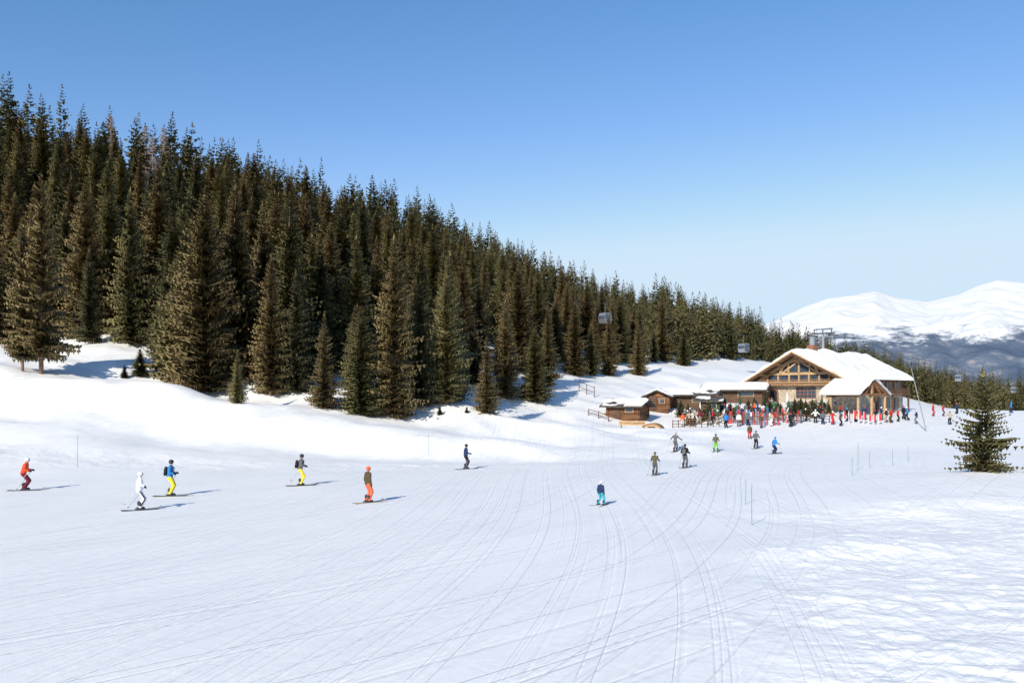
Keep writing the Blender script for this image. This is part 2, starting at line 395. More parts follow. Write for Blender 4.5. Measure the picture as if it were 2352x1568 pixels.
# ------------------------------------------------------------------ trees
def conifer_np(seed, H, Rad, z0, levels, nb, segs, fat=1.0, pw=.8):
    r = random.Random(seed); P = []; T = []
    bulge = [r.uniform(.8, 1.15) for _ in range(9)]
    for l in range(levels):
        t = l/(levels-1); z = z0+(H-z0-.25)*t**.95
        rr = Rad*((1-t)**pw*.985+.015)*min(1, .62+t*5)*r.uniform(.8, 1.08)*bulge[int(t*8.9)]
        n = max(4, int(nb*(1-.5*t)))
        tf = .5+.5*min(1, (1-t)*3.5)
        for k in range(n):
            if r.random() < .05: continue
            an = r.uniform(0, 2*math.pi); L = rr*r.uniform(.6, 1.18)+.10
            dr = -.42+.80*t+r.uniform(-.12, .12); ca, sa = math.cos(an), math.sin(an)
            for q in range(segs):
                s = (q+.6+r.uniform(-.2, .2))/segs
                px, py, pz = ca*L*s, sa*L*s, z+L*(dr*s+.22*s*s)
                w = (.16+L*.30*(1.15-s))*fat*r.uniform(.7, 1.25)*tf
                fz = r.uniform(-.25, .1)
                for g in (-1, 1):
                    P += [(px-ca*w*.25, py-sa*w*.25, pz), (px-sa*g*w*.95+ca*w*.35, py+ca*g*w*.95+sa*w*.35, pz+w*(fz-.28)), (px+ca*w*.75, py+sa*w*.75, pz+w*.12)]
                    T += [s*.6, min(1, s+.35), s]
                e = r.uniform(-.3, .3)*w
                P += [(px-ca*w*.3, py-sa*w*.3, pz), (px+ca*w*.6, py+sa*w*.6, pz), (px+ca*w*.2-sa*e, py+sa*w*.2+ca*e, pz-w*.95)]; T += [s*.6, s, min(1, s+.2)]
    for k in range(8):
        an = r.uniform(0, 6.28); z = H-r.uniform(.3, 1.0); w = .05+.06*(H-z); ca, sa = math.cos(an), math.sin(an)
        P += [(0, 0, z), (ca*w*1.4-sa*w*.6, sa*w*1.4+ca*w*.6, z+.1), (0, 0, z+.6)]; T += [.6, 1, .7]
    P = np.array(P, float); T = np.array(T)
    tri = P.reshape(-1, 3, 3); c = tri.mean(1); out = np.stack([c[:, 0], c[:, 1], .45*np.hypot(c[:, 0], c[:, 1])+.1], -1)
    out /= np.linalg.norm(out, axis=1, keepdims=True)+1e-9
    gn = np.cross(tri[:, 1]-tri[:, 0], tri[:, 2]-tri[:, 0]); gn /= np.linalg.norm(gn, axis=1, keepdims=True)+1e-9
    fl = (gn*out).sum(1) < 0
    tri[fl] = tri[fl][:, [0, 2, 1]]; gn[fl] *= -1; tt = T.reshape(-1, 3); tt[fl] = tt[fl][:, [0, 2, 1]]
    nn = out*.9+gn*.7; nn /= np.linalg.norm(nn, axis=1, keepdims=True)
    return tri.reshape(-1, 3), tt.reshape(-1), np.repeat(nn, 3, 0)
def crown_mesh(P, T, Nn, m, name='crown'):
    me = np_mesh(name, P, np.arange(len(P)).reshape(-1, 3), m, True)
    a = me.attributes.new('tip', 'FLOAT', 'POINT'); a.data.foreach_set('value', T.astype(np.float32))
    me.normals_split_custom_set_from_vertices(Nn.tolist()); return me
def trunk_mesh(H, r0, seed):
    mb = MB(); r = random.Random(seed); p = Vector((0, 0, -.6))
    for k in range(5):
        q = Vector((r.uniform(-.06, .06), r.uniform(-.06, .06), -.6+(H+.3)*(k+1)/5)); mb.cone(p, r0*(1-k/5.2), q, r0*(1-(k+1)/5.2), 8, k in (0, 4)); p = q
    for k in range(14):
        z = r.uniform(.1, .8)*H; a = r.uniform(0, 6.28); l = (1-z/H)*H*.11
        mb.cone((0, 0, z), .035, (math.cos(a)*l, math.sin(a)*l, z-l*.1), .01, 4, False)
    return mb.mesh('trunk', M['bark'])
protos = []
specs = [(16, 3.3, .7, 54, 15, 6, .85), (16, 3.0, .5, 56, 14, 6, .78), (16, 3.8, .5, 54, 16, 7, .9), (16, 2.6, .9, 56, 14, 6, .8), (16, 3.1, .4, 52, 14, 6, .95), (16, 3.4, 1.9, 46, 12, 7, .8)]
for i, (H, Rd, z0, lv, nb, sg, pw_) in enumerate(specs):
    base = crown_mesh(*conifer_np(100+i, H, Rd, z0, lv, nb, sg, .78, pw_), M['spruce'])
    c = {'spruce': base}
    for k in ('spruce_dark', 'spruce_green'):
        q = base.copy(); q.materials[0] = M[k]; c[k] = q
    protos.append(dict(c=c, t=trunk_mesh(H, .22, i)))
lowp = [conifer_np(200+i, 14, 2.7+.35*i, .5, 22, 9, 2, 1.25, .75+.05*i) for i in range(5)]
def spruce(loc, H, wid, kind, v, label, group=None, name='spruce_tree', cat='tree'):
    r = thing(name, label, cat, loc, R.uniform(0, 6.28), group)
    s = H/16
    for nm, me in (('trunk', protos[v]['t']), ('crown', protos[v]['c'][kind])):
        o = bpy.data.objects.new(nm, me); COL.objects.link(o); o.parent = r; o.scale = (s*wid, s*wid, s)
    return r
front = [
 (95, 858, 395, .82, 'spruce', 5, 'tall brown tinged spruce with bare lower trunk standing apart on snow at far left'),
 (52, 852, 500, .7, 'spruce', 5, 'slimmer spruce directly behind the tall lone spruce at far left'),
 (205, 790, 565, 1.0, 'spruce_dark', 3, 'dark spruce at the forest edge above the shadowed snow bank'),
 (300, 790, 430, .9, 'spruce_green', 1, 'tall spruce at the forest edge behind the low bushy spruce'),
 (322, 864, 800, 1.9, 'spruce_dark', 2, 'low bushy spruce sitting alone on the left snow bank'),
 (470, 897, 430, 1.15, 'spruce', 2, 'broad tall spruce spreading its branches over snow left of the small young spruce'),
 (545, 925, 800, 1.05, 'spruce_green', 4, 'small young spruce standing in front of the broad tall spruce'),
 (622, 908, 585, 1.0, 'spruce', 0, 'tall spruce just right of the small young spruce'),
 (680, 900, 620, 1.0, 'spruce_dark', 1, 'dark spruce filling the gap left of the mid sized leaning spruce'),
 (745, 936, 715, 1.0, 'spruce', 4, 'mid sized spruce leaning out over the snow bank between two taller ones'),
 (830, 952, 700, 1.25, 'spruce_green', 2, 'wide dense spruce lowest on the slope, left of the tallest front spruce'),
 (905, 957, 540, 1.0, 'spruce', 1, 'tallest spruce in the front row near the middle of the forest edge'),
 (965, 935, 640, 1.0, 'spruce_dark', 0, 'dark spruce tucked between the two tallest middle spruces'),
 (1025, 928, 625, 1.05, 'spruce_green', 0, 'tall full spruce right of the tallest front row spruce'),
 (1118, 947, 770, 1.1, 'spruce', 4, 'small conical spruce standing forward on the snow slope'),
 (1160, 915, 690, 1.1, 'spruce', 1, 'tall spruce between the small conical spruce and the broad corner spruce'),
 (1228, 922, 752, 1.45, 'spruce_green', 2, 'broad conical spruce marking the right corner of the near forest'),
 (1258, 890, 700, 1.1, 'spruce', 3, 'slim spruce just behind the broad conical corner spruce'),
 (1320, 862, 690, 1.1, 'spruce', 2, 'spruce at the forest edge right of the corner spruces'),
 (1358, 862, 745, 1.2, 'spruce_green', 0, 'spruce at the edge of open snow, left below the nearest gondola'),
 (1398, 862, 720, 1.0, 'spruce', 1, 'slim spruce directly below the nearest gondola'),
 (1466, 861, 735, 1.1, 'spruce', 4, 'spruce right of the nearest gondola where the open snow slope begins'),
 (1570, 840, 760, 1.5, 'spruce_green', 2, 'wide conical spruce above the open snow left of the chalet'),
 (2258, 1105, 840, 2.0, 'spruce_green', 2, 'solitary young spruce with airy branches right of the chalet in the foreground'),
]
placed = []
for px, b, t, w, k, v, lab in front:
    p = ground_at(px, b, 44 if px == 2258 else 60)
    if px == 2258:
        x = (px-CX)/F*51; p = Vector((x, 51, h1(x, 51)-.05)); H = CAMH+(HY-842)/F*51-p.z
        P = conifer_np(999, 7, 2.55, .15, 27, 12, 7, .58, .85)
        r = thing('spruce_tree', lab, 'tree', p); s = H/7
        for nm, me in (('trunk', trunk_mesh(7, .11, 9)), ('crown', crown_mesh(*P, M['spruce_green']))):
            o = bpy.data.objects.new(nm, me); COL.objects.link(o); o.parent = r; o.scale = (s, s, s)
    else: spruce(p, (b-t)/F*p.y, w, k, v, lab)
    placed.append((p.x, p.y))
for px, b, t in ((286, 868, 836), (1010, 952, 930), (1072, 948, 932)):
    p = ground_at(px, b, 60); spruce(p, (b-t)/F*p.y, 2.0, 'spruce_dark', 4, {286: 'tiny spruce sapling beside the low bushy spruce', 1010: 'tiny spruce sapling poking out of the snow left of another sapling', 1072: 'tiny spruce sapling next to the small conical spruce'}[px])
ex = [-300, 0, 200, 330, 400, 600, 850, 1050, 1200, 1280, 1400, 1480, 1560, 1700, 1830, 2000, 2150, 2352, 2700]
ey = [100, 112, 108, 104, 93, 90, 92, 97, 112, 134, 155, 163, 188, 210, 245, 270, 300, 240, 230]
fx = [-300, 0, 250, 400, 600, 850, 1050, 1230, 1400, 1500, 1600, 1720, 1830, 2000, 2150, 2352, 2700]
fy = [205, 203, 206, 212, 217, 232, 247, 268, 303, 314, 334, 354, 384, 404, 405, 400, 400]
cell = {}
def okp(x, y, d):
    i, j = int(x//8), int(y//8)
    for a in (-1, 0, 1):
        for b in (-1, 0, 1):
            for q in cell.get((i+a, j+b), ()):
                if (q[0]-x)**2+(q[1]-y)**2 < d*d: return False
    return True
for q in placed: cell.setdefault((int(q[0]//8), int(q[1]//8)), []).append(q)
cand = []
for k in range(42000):
    px = R.uniform(-200, 2600); Y = math.sqrt(R.uniform(85**2, 410**2))
    if not (np.interp(px, ex, ey) < Y < np.interp(px, fx, fy)): continue
    x = (px-CX)/F*Y; d = 4.3 if Y < 150 else 3.7
    if Y < 110: d = 4.0
    if 225 < px < 290 and 178 < Y < 199: continue
    if 315 < px < 400 and 150 < Y < 186 and R.random() < .85: continue
    if okp(x, Y, d): cell.setdefault((int(x//8), int(Y//8)), []).append((x, Y)); cand.append((x, Y, px))
cand.sort(key=lambda c: c[1])
print('forest trees', len(cand))
zz = hgt(np.array([c[0] for c in cand]), np.array([c[1] for c in cand]))
bigP = []; bigT = []; bigN = []; ni = 0
for (x, y, px), z in zip(cand, zz):
    H = np.interp(px, [0, 600, 1200, 1800, 2300], [18, 17.5, 14, 12, 13])*R.choice([.55, .7, .85, 1, 1, 1.15])*R.uniform(.92, 1.08)
    if px < 1500: H *= np.interp(y, [130, 185], [1, .76])
    if -40 < px < 2392 and ni < 270:
        ni += 1
        up = (y-np.interp(px, ex, ey))/(np.interp(px, fx, fy)-np.interp(px, ex, ey))
        k = R.choices(['spruce', 'spruce_dark', 'spruce_green'], [5, 1+4*up, 4])[0]
        word = {'spruce': 'brown tinged', 'spruce_dark': 'very dark', 'spruce_green': 'olive green'}[k]
        zone = 'left part' if px < 500 else 'middle part' if px < 1150 else 'right part'
        spruce((x, y, z-.2), H, R.uniform(.9, 1.35), k, R.randrange(5), f'{word} spruce packed among others in the {zone} of the hillside forest',
               f'{word} forest spruces, {zone}')
    else:
        P, T, Nn = lowp[R.randrange(5)]; a = R.uniform(0, 6.28); s = H/14; w = s*R.uniform(.9, 1.3)
        ca, sa = math.cos(a), math.sin(a)
        bigP.append(np.stack([(P[:, 0]*ca-P[:, 1]*sa)*w+x, (P[:, 0]*sa+P[:, 1]*ca)*w+y, P[:, 2]*s+z-.2], -1)); bigT.append(np.clip(T+R.uniform(-.75, .25), -.3, 1.3))
        bigN.append(np.stack([Nn[:, 0]*ca-Nn[:, 1]*sa, Nn[:, 0]*sa+Nn[:, 1]*ca, Nn[:, 2]], -1))
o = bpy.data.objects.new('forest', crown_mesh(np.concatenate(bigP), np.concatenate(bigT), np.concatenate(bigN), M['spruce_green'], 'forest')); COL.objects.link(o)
tag(o, 'distant mass of spruces covering the upper hillside and the valley edge', 'forest', kind='stuff')
def larch_parts(seed):
    r = random.Random(seed); tr = MB(); cr = MB(); H = 13
    tr.cone((0, 0, -.5), .18, (0, 0, H), .03, 7)
    for k in range(150):
        z = r.uniform(2, H-.2); a = r.uniform(0, 6.28); l = (1-z/H)*2.6+.3; d = Vector((math.cos(a), math.sin(a), .25))
        e = Vector((0, 0, z))+d*l; cr.cone((0, 0, z), .04, e, .018, 3, False)
        for j in range(6):
            s = r.uniform(.3, 1); p = Vector((0, 0, z))+d*l*s; cr.cone(p, .022, p+Vector((r.uniform(-.4, .4), r.uniform(-.4, .4), r.uniform(-.1, .4))), .01, 3, False)
    return tr.mesh('trunk', M['larch']), cr.mesh('crown', M['larch'])
lt, lc = larch_parts(3)
for px, Y, lab in ((255, 192, 'bare pale larch highest on the left skyline'), (335, 188, 'bare larch right of the highest pale larch'), (350, 178, 'bare larch with pinkish twigs above the snow patch'), (375, 190, 'bare larch rightmost of the skyline larches')):
    x = (px-CX)/F*Y; r = thing('larch_tree', lab, 'tree', (x, Y, h1(x, Y)-.2), R.uniform(0, 6))
    for nm, me in (('trunk', lt), ('crown', lc)):
        o = bpy.data.objects.new(nm, me); COL.objects.link(o); o.parent = r; o.scale = (1.1,)*3

# ------------------------------------------------------------------ snow on roofs
def snow_slab(fz, x0, x1, y0, y1, th, parent, seed=0, nx=40, ny=40, name='roof_snow', am=.1, cover=None, edge=.4, ridge=None):
    xs = np.linspace(x0, x1, nx); ys = np.linspace(y0, y1, ny); X, Y = np.meshgrid(xs, ys)
    e = np.minimum(np.minimum(X-x0, x1-X), np.minimum(Y-y0, y1-Y)); t = th*np.clip(e/edge, 0, 1)**.5
    zb = np.vectorize(fz)(X, Y)
    zt = zb+t*(1+am*2*fbm(X*.5+seed, Y*.5, 3, seed))+.005
    if ridge == 'y': zt = zt-.30*np.exp(-(X/.9)**2)*np.clip(e/.3, 0, 1)
    if ridge == 'x': zt = zt-.22*np.exp(-((Y-1.5)/.7)**2)*np.clip(e/.3, 0, 1)
    if cover is not None: zt = zt-np.clip(cover+fbm(X*.8+seed, Y*.8, 3, seed+9), 0, 1)*.5
    wob = (1-np.clip(e/.6, 0, 1))*.14*fbm(X*1.1, Y*1.1, 2, seed+4)
    Vt = np.stack([X+wob, Y+wob, zt], -1).reshape(-1, 3); Vb = np.stack([X+wob, Y+wob, zb-.01], -1).reshape(-1, 3)
    if cover is not None: Vb[:, 2] -= .1; Vt[:, 2] = np.maximum(Vt[:, 2], Vb[:, 2]+.004)
    I = (np.arange(ny-1)[:, None]*nx+np.arange(nx-1)[None]).reshape(-1); n = nx*ny
    Qt = np.stack([I, I+1, I+nx+1, I+nx], -1); Qb = Qt[:, ::-1]+n
    o = bpy.data.objects.new(name, np_mesh(name, np.concatenate([Vt, Vb]), np.concatenate([Qt, Qb]), M['snow'])); COL.objects.link(o); o.parent = parent; return o

# ------------------------------------------------------------------ chalet
BZ = 4.2
ch = thing('chalet', 'large stone and timber mountain chalet with a thick snow covered gable roof', 'chalet', (37.3, 118, BZ), -math.radians(50))
XL = -9.7; XR = 7.5
rz_ = lambda x, y=0: 6.75-(.518*-x if x < 0 else .484*x)
mb = MB()
mb.prism([(XL, rz_(XL)), (0, rz_(0)), (XR, rz_(XR)), (XR, rz_(XR)-.22), (0, rz_(0)-.22), (XL, rz_(XL)-.22)], 0, 18)
roof = mb.build('roof', M['woodd'], ch)
snow_slab(lambda x, y: rz_(x), XL-.2, XR+.2, -.14, 18.15, .72, roof, 3, 110, 100, am=.28, edge=.75, ridge='y')
for s, xe in ((-1, XL-.05), (1, XR+.05)):
    mb = MB(); a = Vector((0, -.06, rz_(0)-.18)); b = Vector((xe, -.06, rz_(xe)-.18)); mb.beam(a, b, .42, .10)
    n = 26
    for k in range(n):
        p = a.lerp(b, (k+.5)/n); mb.poly([p+Vector((-.17, -.05, -.18)), p+Vector((.17, -.05, -.18)), p+Vector((0, -.05, -.42))], [(0, 1, 2)])
    mb.build('bargeboard', M['woodd'], ch)
    mb = MB(); off = Vector((0, -.13, .12)); mb.beam(a+off, b+off, .16, .04); mb.build('roof_edge_board', M['woodl'], ch)
for x in (-7.6, -5.2, -2.6, 2.4, 4.6, 6.2):
    mb = MB(); mb.beam((x, .05, rz_(x)-.36), (x, 1.5, rz_(x)-.36), .22, .26); mb.build('purlin', M['woodl'], ch)
mb = MB(); mb.prism([(-7.2, -2.2), (6.4, -2.2), (6.4, 2.45), (-7.2, 2.45)], 1.6, 1.95); mb.build('stone_wall', M['stone'], ch)
gz = lambda x: rz_(x)-.24
mb = MB(); mb.prism([(-7.2, 2.46), (6.4, 2.46), (6.4, gz(6.4)), (0, gz(0)), (-7.2, gz(-7.2))], 1.75, 1.95); mb.build('gable_wall', M['woodm'], ch)
mb = MB(); mb.prism([(-4.9, 2.8), (4.4, 2.8), (4.4, gz(4.4)-.45), (0, gz(0)-.6), (-4.9, gz(-4.9)-.45)], 1.70, 1.745); mb.build('gable_glazing', M['glass'], ch)
def bm_(name, a, b, w, d=.2, m='woodl', y=1.6):
    q = MB(); q.beam((a[0], y, a[1]), (b[0], y, b[1]), w, d); return q.build(name, M[m], ch)
bm_('beam', (-5.6, 3.85), (5.0, 3.85), .34); bm_('beam', (-7.1, 2.62), (6.3, 2.62), .36, .3)
bm_('rafter', (-6.8, gz(-6.8)-.25), (0, gz(0)-.3), .42); bm_('rafter', (6.2, gz(6.2)-.25), (0, gz(0)-.3), .42)
for x in (-4.9, -3.2, -1.5, 0, 1.5, 3.0, 4.4): bm_('post', (x, 2.75), (x, min(3.85, gz(x))), .2, .16)
for x in (-1.6, 0, 1.6): bm_('post', (x, 3.85), (x, 5.3 if x else 6.0), .22, .16, y=1.58)
pts = [(2.8*math.cos(a), 3.85+1.8*math.sin(a)) for a in np.linspace(0, math.pi, 13)]
q = MB()
for a, b in zip(pts, pts[1:]): q.beam((a[0], 1.52, a[1]), (b[0], 1.52, b[1]), .3, .22)
q.build('arched_beam', M['woodl'], ch)
bm_('brace', (-2.7, 3.9), (0, 5.6), .22, .12, y=1.66); bm_('brace', (2.7, 3.9), (0, 5.6), .22, .12, y=1.66)
q = MB(); q.box((-.3, 1.15, 2.32), (11, .9, .14)); q.beam((-5.7, .75, 3.0), (5.1, .75, 3.0), .08)
for k in range(30): q.box((-5.6+k*.365, .75, 2.7), (.05, .04, .6))
q.build('balcony', M['woodm'], ch)
d = MB(); arch = [(-4.4, -.1), (-3.2, -.1), (-3.2, 1.25)]+[(-3.8+.6*math.cos(a), 1.25+.6*math.sin(a)) for a in np.linspace(0, math.pi, 8)[1:-1]]+[(-4.4, 1.25)]
d.prism(arch, 1.5, 1.58); dr = d.build('door', M['dark'], ch)
q = MB(); pr = [arch[1]]+arch[2:]+[(-4.4, -.1)]
for a, b in zip(pr, pr[1:]): q.beam((a[0], 1.5, a[1]), (b[0], 1.5, b[1]), .16, .14)
q.build('door_frame', M['redwood'], dr)
q = MB(); q.box((-3.35, 1.46, .9), (.05, .06, .16)); q.build('handle', M['metal'], dr)
def window(x0, x1, z0, z1, nx, nz, y=1.56, fm='redwood', side=None):
    q = MB(); g = MB()
    T = (lambda a, b, c: (a, b, c)) if side is None else (lambda a, b, c: (side+(1.6-b), a, c))
    def bx(a0, a1, c0, c1, yy, th, Q):
        p = [T(a, yy+dy, c) for a in (a0, a1) for dy in (0, th) for c in (c0, c1)]
        Q.poly(p, [(0,1,3,2),(4,6,7,5),(0,4,5,1),(2,3,7,6),(0,2,6,4),(1,5,7,3)])
    w = .07
    for k in range(nx+1):
        xx = x0+(x1-x0)*k/nx; bx(xx-w/2, xx+w/2, z0, z1, y-.03, .05, q)
    for k in range(nz+1):
        z_ = z0+(z1-z0)*k/nz; bx(x0, x1, z_-w/2, z_+w/2, y-.045, .04, q)
    f = q.build('window', M[fm], ch); bx(x0, x1, z0, z1, y, .03, g); g.build('pane', M['glass'], f)
window(-.4, 2.5, .6, 2.0, 5, 3); window(4.0, 5.2, .7, 1.9, 2, 2)
q = MB(); q.box((6.25, 9.6, -.5), (.3, 15.2, 3.4)); q.build('side_stone_wall', M['stone'], ch)
q = MB(); q.box((6.2, 9.6, 2.2), (.3, 15.2, 2.0)); q.build('side_wall', M['wood'], ch)
q = MB(); q.box((-7.05, 9.6, .3), (.3, 15.2, 4.9)); q.build('side_wall', M['woodd'], ch)
q = MB(); q.prism([(-7.2, -2.2), (6.4, -2.2), (6.4, gz(6.4)), (0, gz(0)), (-7.2, gz(-7.2))], 17.2, 17.4); q.build('rear_wall', M['woodd'], ch)
for k in range(5): window(6.2+k*2.2, 7.8+k*2.2, 1.5, 2.8, 3, 1, side=6.37)
for k in range(3): window(9.5+k*2.4, 11.2+k*2.4, -1.0, .6, 2, 2, side=6.43)
q = MB(); q.box((7.0, 12.4, 1.0), (1.3, 9, .14)); q.beam((7.6, 7.9, 1.9), (7.6, 16.9, 1.9), .1)
for k in range(38): q.box((7.6, 7.95+k*.24, 1.45), (.05, .07, .8))
q.build('side_balcony', M['woodd'], ch)
for y in (8, 12.4, 16.8):
    q = MB(); q.beam((7.5, y, -2), (7.5, y, .95), .2); q.build('balcony_post', M['woodd'], ch)
pz = lambda x, y: 3.0-.5*abs(y-1.5)
q = MB()
for s in (-1, 1):
    q.poly([(5.4, 1.5, 3.0), (10.6, 1.5, 3.0), (10.6, 1.5+s*3.8, 1.1), (5.4, 1.5+s*3.8, 1.1), (5.4, 1.5, 2.84), (10.6, 1.5, 2.84), (10.6, 1.5+s*3.8, .94), (5.4, 1.5+s*3.8, .94)],
           [(0,1,2,3),(4,7,6,5),(0,4,5,1),(1,5,6,2),(2,6,7,3),(3,7,4,0)])
pr_ = q.build('porch_roof', M['woodd'], ch)
snow_slab(lambda x, y: pz(x, y), 5.3, 10.85, -2.5, 5.5, .8, pr_, 9, 44, 50, edge=.9, ridge='x', am=.2)
for y in (-1.8, 1.5, 4.8):
    q = MB(); q.beam((10.3, y, -2.2), (10.3, y, pz(0, y)-.2), .24); q.build('porch_post', M['woodl'], ch)
q = MB(); q.beam((6.6, -1.8, -2.2), (6.6, -1.8, 1.1), .24); q.build('porch_post', M['woodl'], ch)
for (a, b) in (((-2, 1.05), (5, 1.05)), ((-2.1, .98), (1.5, 2.75)), ((5.1, .98), (1.5, 2.75)), ((1.5, 1.05), (1.5, 2.7)), ((-.4, 1.1), (1.0, 2.4)), ((3.4, 1.1), (2.0, 2.4))):
    q = MB(); q.beam((10.4, a[0], a[1]), (10.4, b[0], b[1]), .22); q.build('porch_truss', M['wood'], ch)
q = MB(); q.box((8.4, -1.85, .93), (4.0, .16, .28)); q.build('porch_beam', M['wood'], ch)
q = MB(); q.box((.1, 4.6, 7.0), (.95, .95, 1.5)); cm = q.build('chimney', M['brick'], ch)
q = MB(); q.cone((.1, 4.6, 7.76), .42, (.1, 4.6, 8.8), .42, 12); q.cone((.1, 4.6, 8.8), .5, (.1, 4.6, 8.92), .5, 12); q.build('flue', M['metal'], cm)

# ------------------------------------------------------------------ terrace huts
def gp(px, Y):
    x = (px-CX)/F*Y; return Vector((x, Y, h1(x, Y)))
def hut(name, px, Y, w, d, hw, rz, ridge, rise, label, cat='hut', wm='wood', th=.1, over=.5, cover=None, roofm='shingle'):
    p = gp(px, Y); r = thing(name, label, cat, p, math.radians(rz))
    q = MB(); q.box((0, 0, hw/2-.4), (w, d, hw+.8))
    if wm == 'logs':
        for k in range(int(hw/.24)):
            z = .1+k*.24
            for s in (-1, 1):
                q.cone((-w/2-.22, s*d/2, z), .125, (w/2+.22, s*d/2, z), .125, 7); q.cone((s*w/2, -d/2-.22, z+.12), .125, (s*w/2, d/2+.22, z+.12), .125, 7)
    q.build('wall', M[wm], r)
    if ridge == 'x': fz = lambda x, y: hw+rise*(1-abs(y)/(d/2+over))
    else: fz = lambda x, y: hw+rise*(1-abs(x)/(w/2+over))
    X = w/2+over; Y_ = d/2+over; q = MB(); gs = []
    F8 = [(0,1,2,3),(3,2,5,4),(6,9,8,7),(9,10,11,8),(0,6,7,1),(4,5,11,10),(0,3,9,6),(3,4,10,9),(1,7,8,2),(2,8,11,5)]
    if ridge == 'x':
        A = [(-X, -Y_, hw), (X, -Y_, hw), (X, 0, hw+rise), (-X, 0, hw+rise), (-X, Y_, hw), (X, Y_, hw)]
        for sx in (-1, 1): gs.append([(sx*(w/2-.02), -d/2, hw-.2), (sx*(w/2-.02), d/2, hw-.2), (sx*(w/2-.02), 0, hw+rise-.2)])
    else:
        A = [(-X, -Y_, hw), (-X, Y_, hw), (0, Y_, hw+rise), (0, -Y_, hw+rise), (X, -Y_, hw), (X, Y_, hw)]
        for sy in (-1, 1): gs.append([(-w/2, sy*(d/2-.02), hw-.2), (w/2, sy*(d/2-.02), hw-.2), (0, sy*(d/2-.02), hw+rise-.2)])
    q.poly(A+[(a, b, c-.16) for a, b, c in A], F8)
    rf = q.build('roof', M[roofm], r)
    for gg in gs:
        g = MB(); g.poly(gg, [(0, 1, 2)]); g.build('gable', M['wood' if wm == 'logs' else wm], r)
    if th: snow_slab(fz, -X*.98, X*.98, -Y_*.96, Y_*.98, th, rf, int(px), 28, 28, cover=cover)
    e = .16 if wm == 'logs' else .03
    q = MB(); q.box((-w*.2, -d/2-e, .85), (.9, .06, 1.7)); q.build('door', M['woodd'], r)
    q = MB(); q.box((w*.22, -d/2-e-.02, 1.05), (w*.28, .06, .7)); wi = q.build('window', M['woodl'], r)
    q = MB(); q.box((w*.22, -d/2-e-.06, 1.05), (w*.28-.16, .04, .54)); q.build('pane', M['glass'], wi)
    return r
hut('log_hut', 1442, 106, 3.8, 3.2, 1.45, -28, 'x', .8, 'small log hut with dark shingle roof at the left end of the terrace', wm='logs', th=.2, over=.8, cover=.2)
hut('wooden_cabin', 1514, 113, 2.7, 3.0, 1.6, -18, 'y', .85, 'small wooden cabin with its gable facing the piste behind the log hut', wm='logs', th=.2, over=.6, cover=.0)
hut('terrace_bar', 1585, 115, 6.2, 3.4, 1.7, -20, 'x', .65, 'low terrace bar with patchy snow on a dark roof right of the wooden cabin', cat='bar hut', wm='woodd', th=.22, over=.8, cover=.05)
hut('green_kiosk', 1632, 110, 2.5, 2.2, 1.7, -20, 'x', .5, 'dark green kiosk with small dark roof in the middle of the terrace', cat='kiosk', wm='green', th=.12, cover=.2)
hut('low_annex', 1690, 121, 7.6, 4, 1.6, -24, 'x', .75, 'low annex with snow topped roof attached left of the stone chalet front', cat='annex', wm='woodd', th=.34, over=.8, cover=-.25)
p = gp(1500, 99); r = thing('barrel_stall', 'small wooden stall with curved barrel roof beside the name board', 'stall', p, math.radians(-20))
arc = [(1.05*math.cos(a), -.05+.72*math.sin(a)) for a in np.linspace(0, math.pi, 12)]
q = MB(); q.prism([(1.05, -.5)]+arc+[(-1.05, -.5)], -.9, .9); q.build('body', M['woodl'], r)
q = MB()
for a, b in zip(arc, arc[1:]): q.beam((a[0]*1.05, 0, a[1]*1.05), (b[0]*1.05, 0, b[1]*1.05), .08, 2.1)
q.build('curved_roof', M['woodm'], r)
q = MB(); q.box((0, -.93, .2), (.8, .06, .4)); q.build('hatch', M['woodd'], r)
p = gp(1452, 98.5); r = thing('name_board', 'long wooden name board reading LE CHALET DE PIERRES below the log hut', 'sign', p, math.radians(-6))
q = MB(); q.box((0, 0, .62), (2.9, .08, .5)); q.build('board', M['woodl'], r)
for x in (-1.2, 1.2):
    q = MB(); q.box((x, .08, .1), (.12, .08, 1.3)); q.build('post', M['woodd'], r)
cu_ = bpy.data.curves.new('lettering', 'FONT'); cu_.body = 'LE CHALET DE PIERRES'; cu_.size = .27; cu_.align_x = 'CENTER'; cu_.extrude = .006
to = bpy.data.objects.new('lettering', cu_); COL.objects.link(to)
dg = bpy.context.evaluated_depsgraph_get(); lm = bpy.data.meshes.new_from_object(to.evaluated_get(dg)); bpy.data.objects.remove(to)
lm.materials.clear(); lm.materials.append(M['woodd']); lo = bpy.data.objects.new('lettering', lm); COL.objects.link(lo); lo.parent = r
lo.rotation_euler = (math.radians(90), 0, 0); lo.location = (0, -.052, .53)
def fence(px0, Y0, px1, Y1, n, h, label, mtl='woodd', name='wooden_fence'):
    a = gp(px0, Y0); r = thing(name, label, 'fence', a)
    pts = [gp(px0+(px1-px0)*k/n, Y0+(Y1-Y0)*k/n)-a for k in range(n+1)]
    for p in pts:
        q = MB(); q.cone(p+Vector((0, 0, -.3)), .06, p+Vector((0, 0, h*R.uniform(.9, 1.1))), .05, 6); q.build('post', M[mtl], r)
    q = MB()
    for z in (.45, .9):
        for c, d in zip(pts, pts[1:]): q.cone(c+Vector((0, 0, z*h)), .035, d+Vector((0, 0, z*h*R.uniform(.9, 1.05))), .035, 5)
    q.build('rail', M[mtl], r)
fence(1352, 104, 1398, 103, 2, .8, 'short rustic rail fence on the snow left of the log hut')
fence(1330, 119, 1365, 117, 2, 1.5, 'tall rustic post fence standing on the slope left of the log hut')
fence(1545, 103, 1665, 101, 9, .9, 'low wooden terrace railing in front of the kiosk')
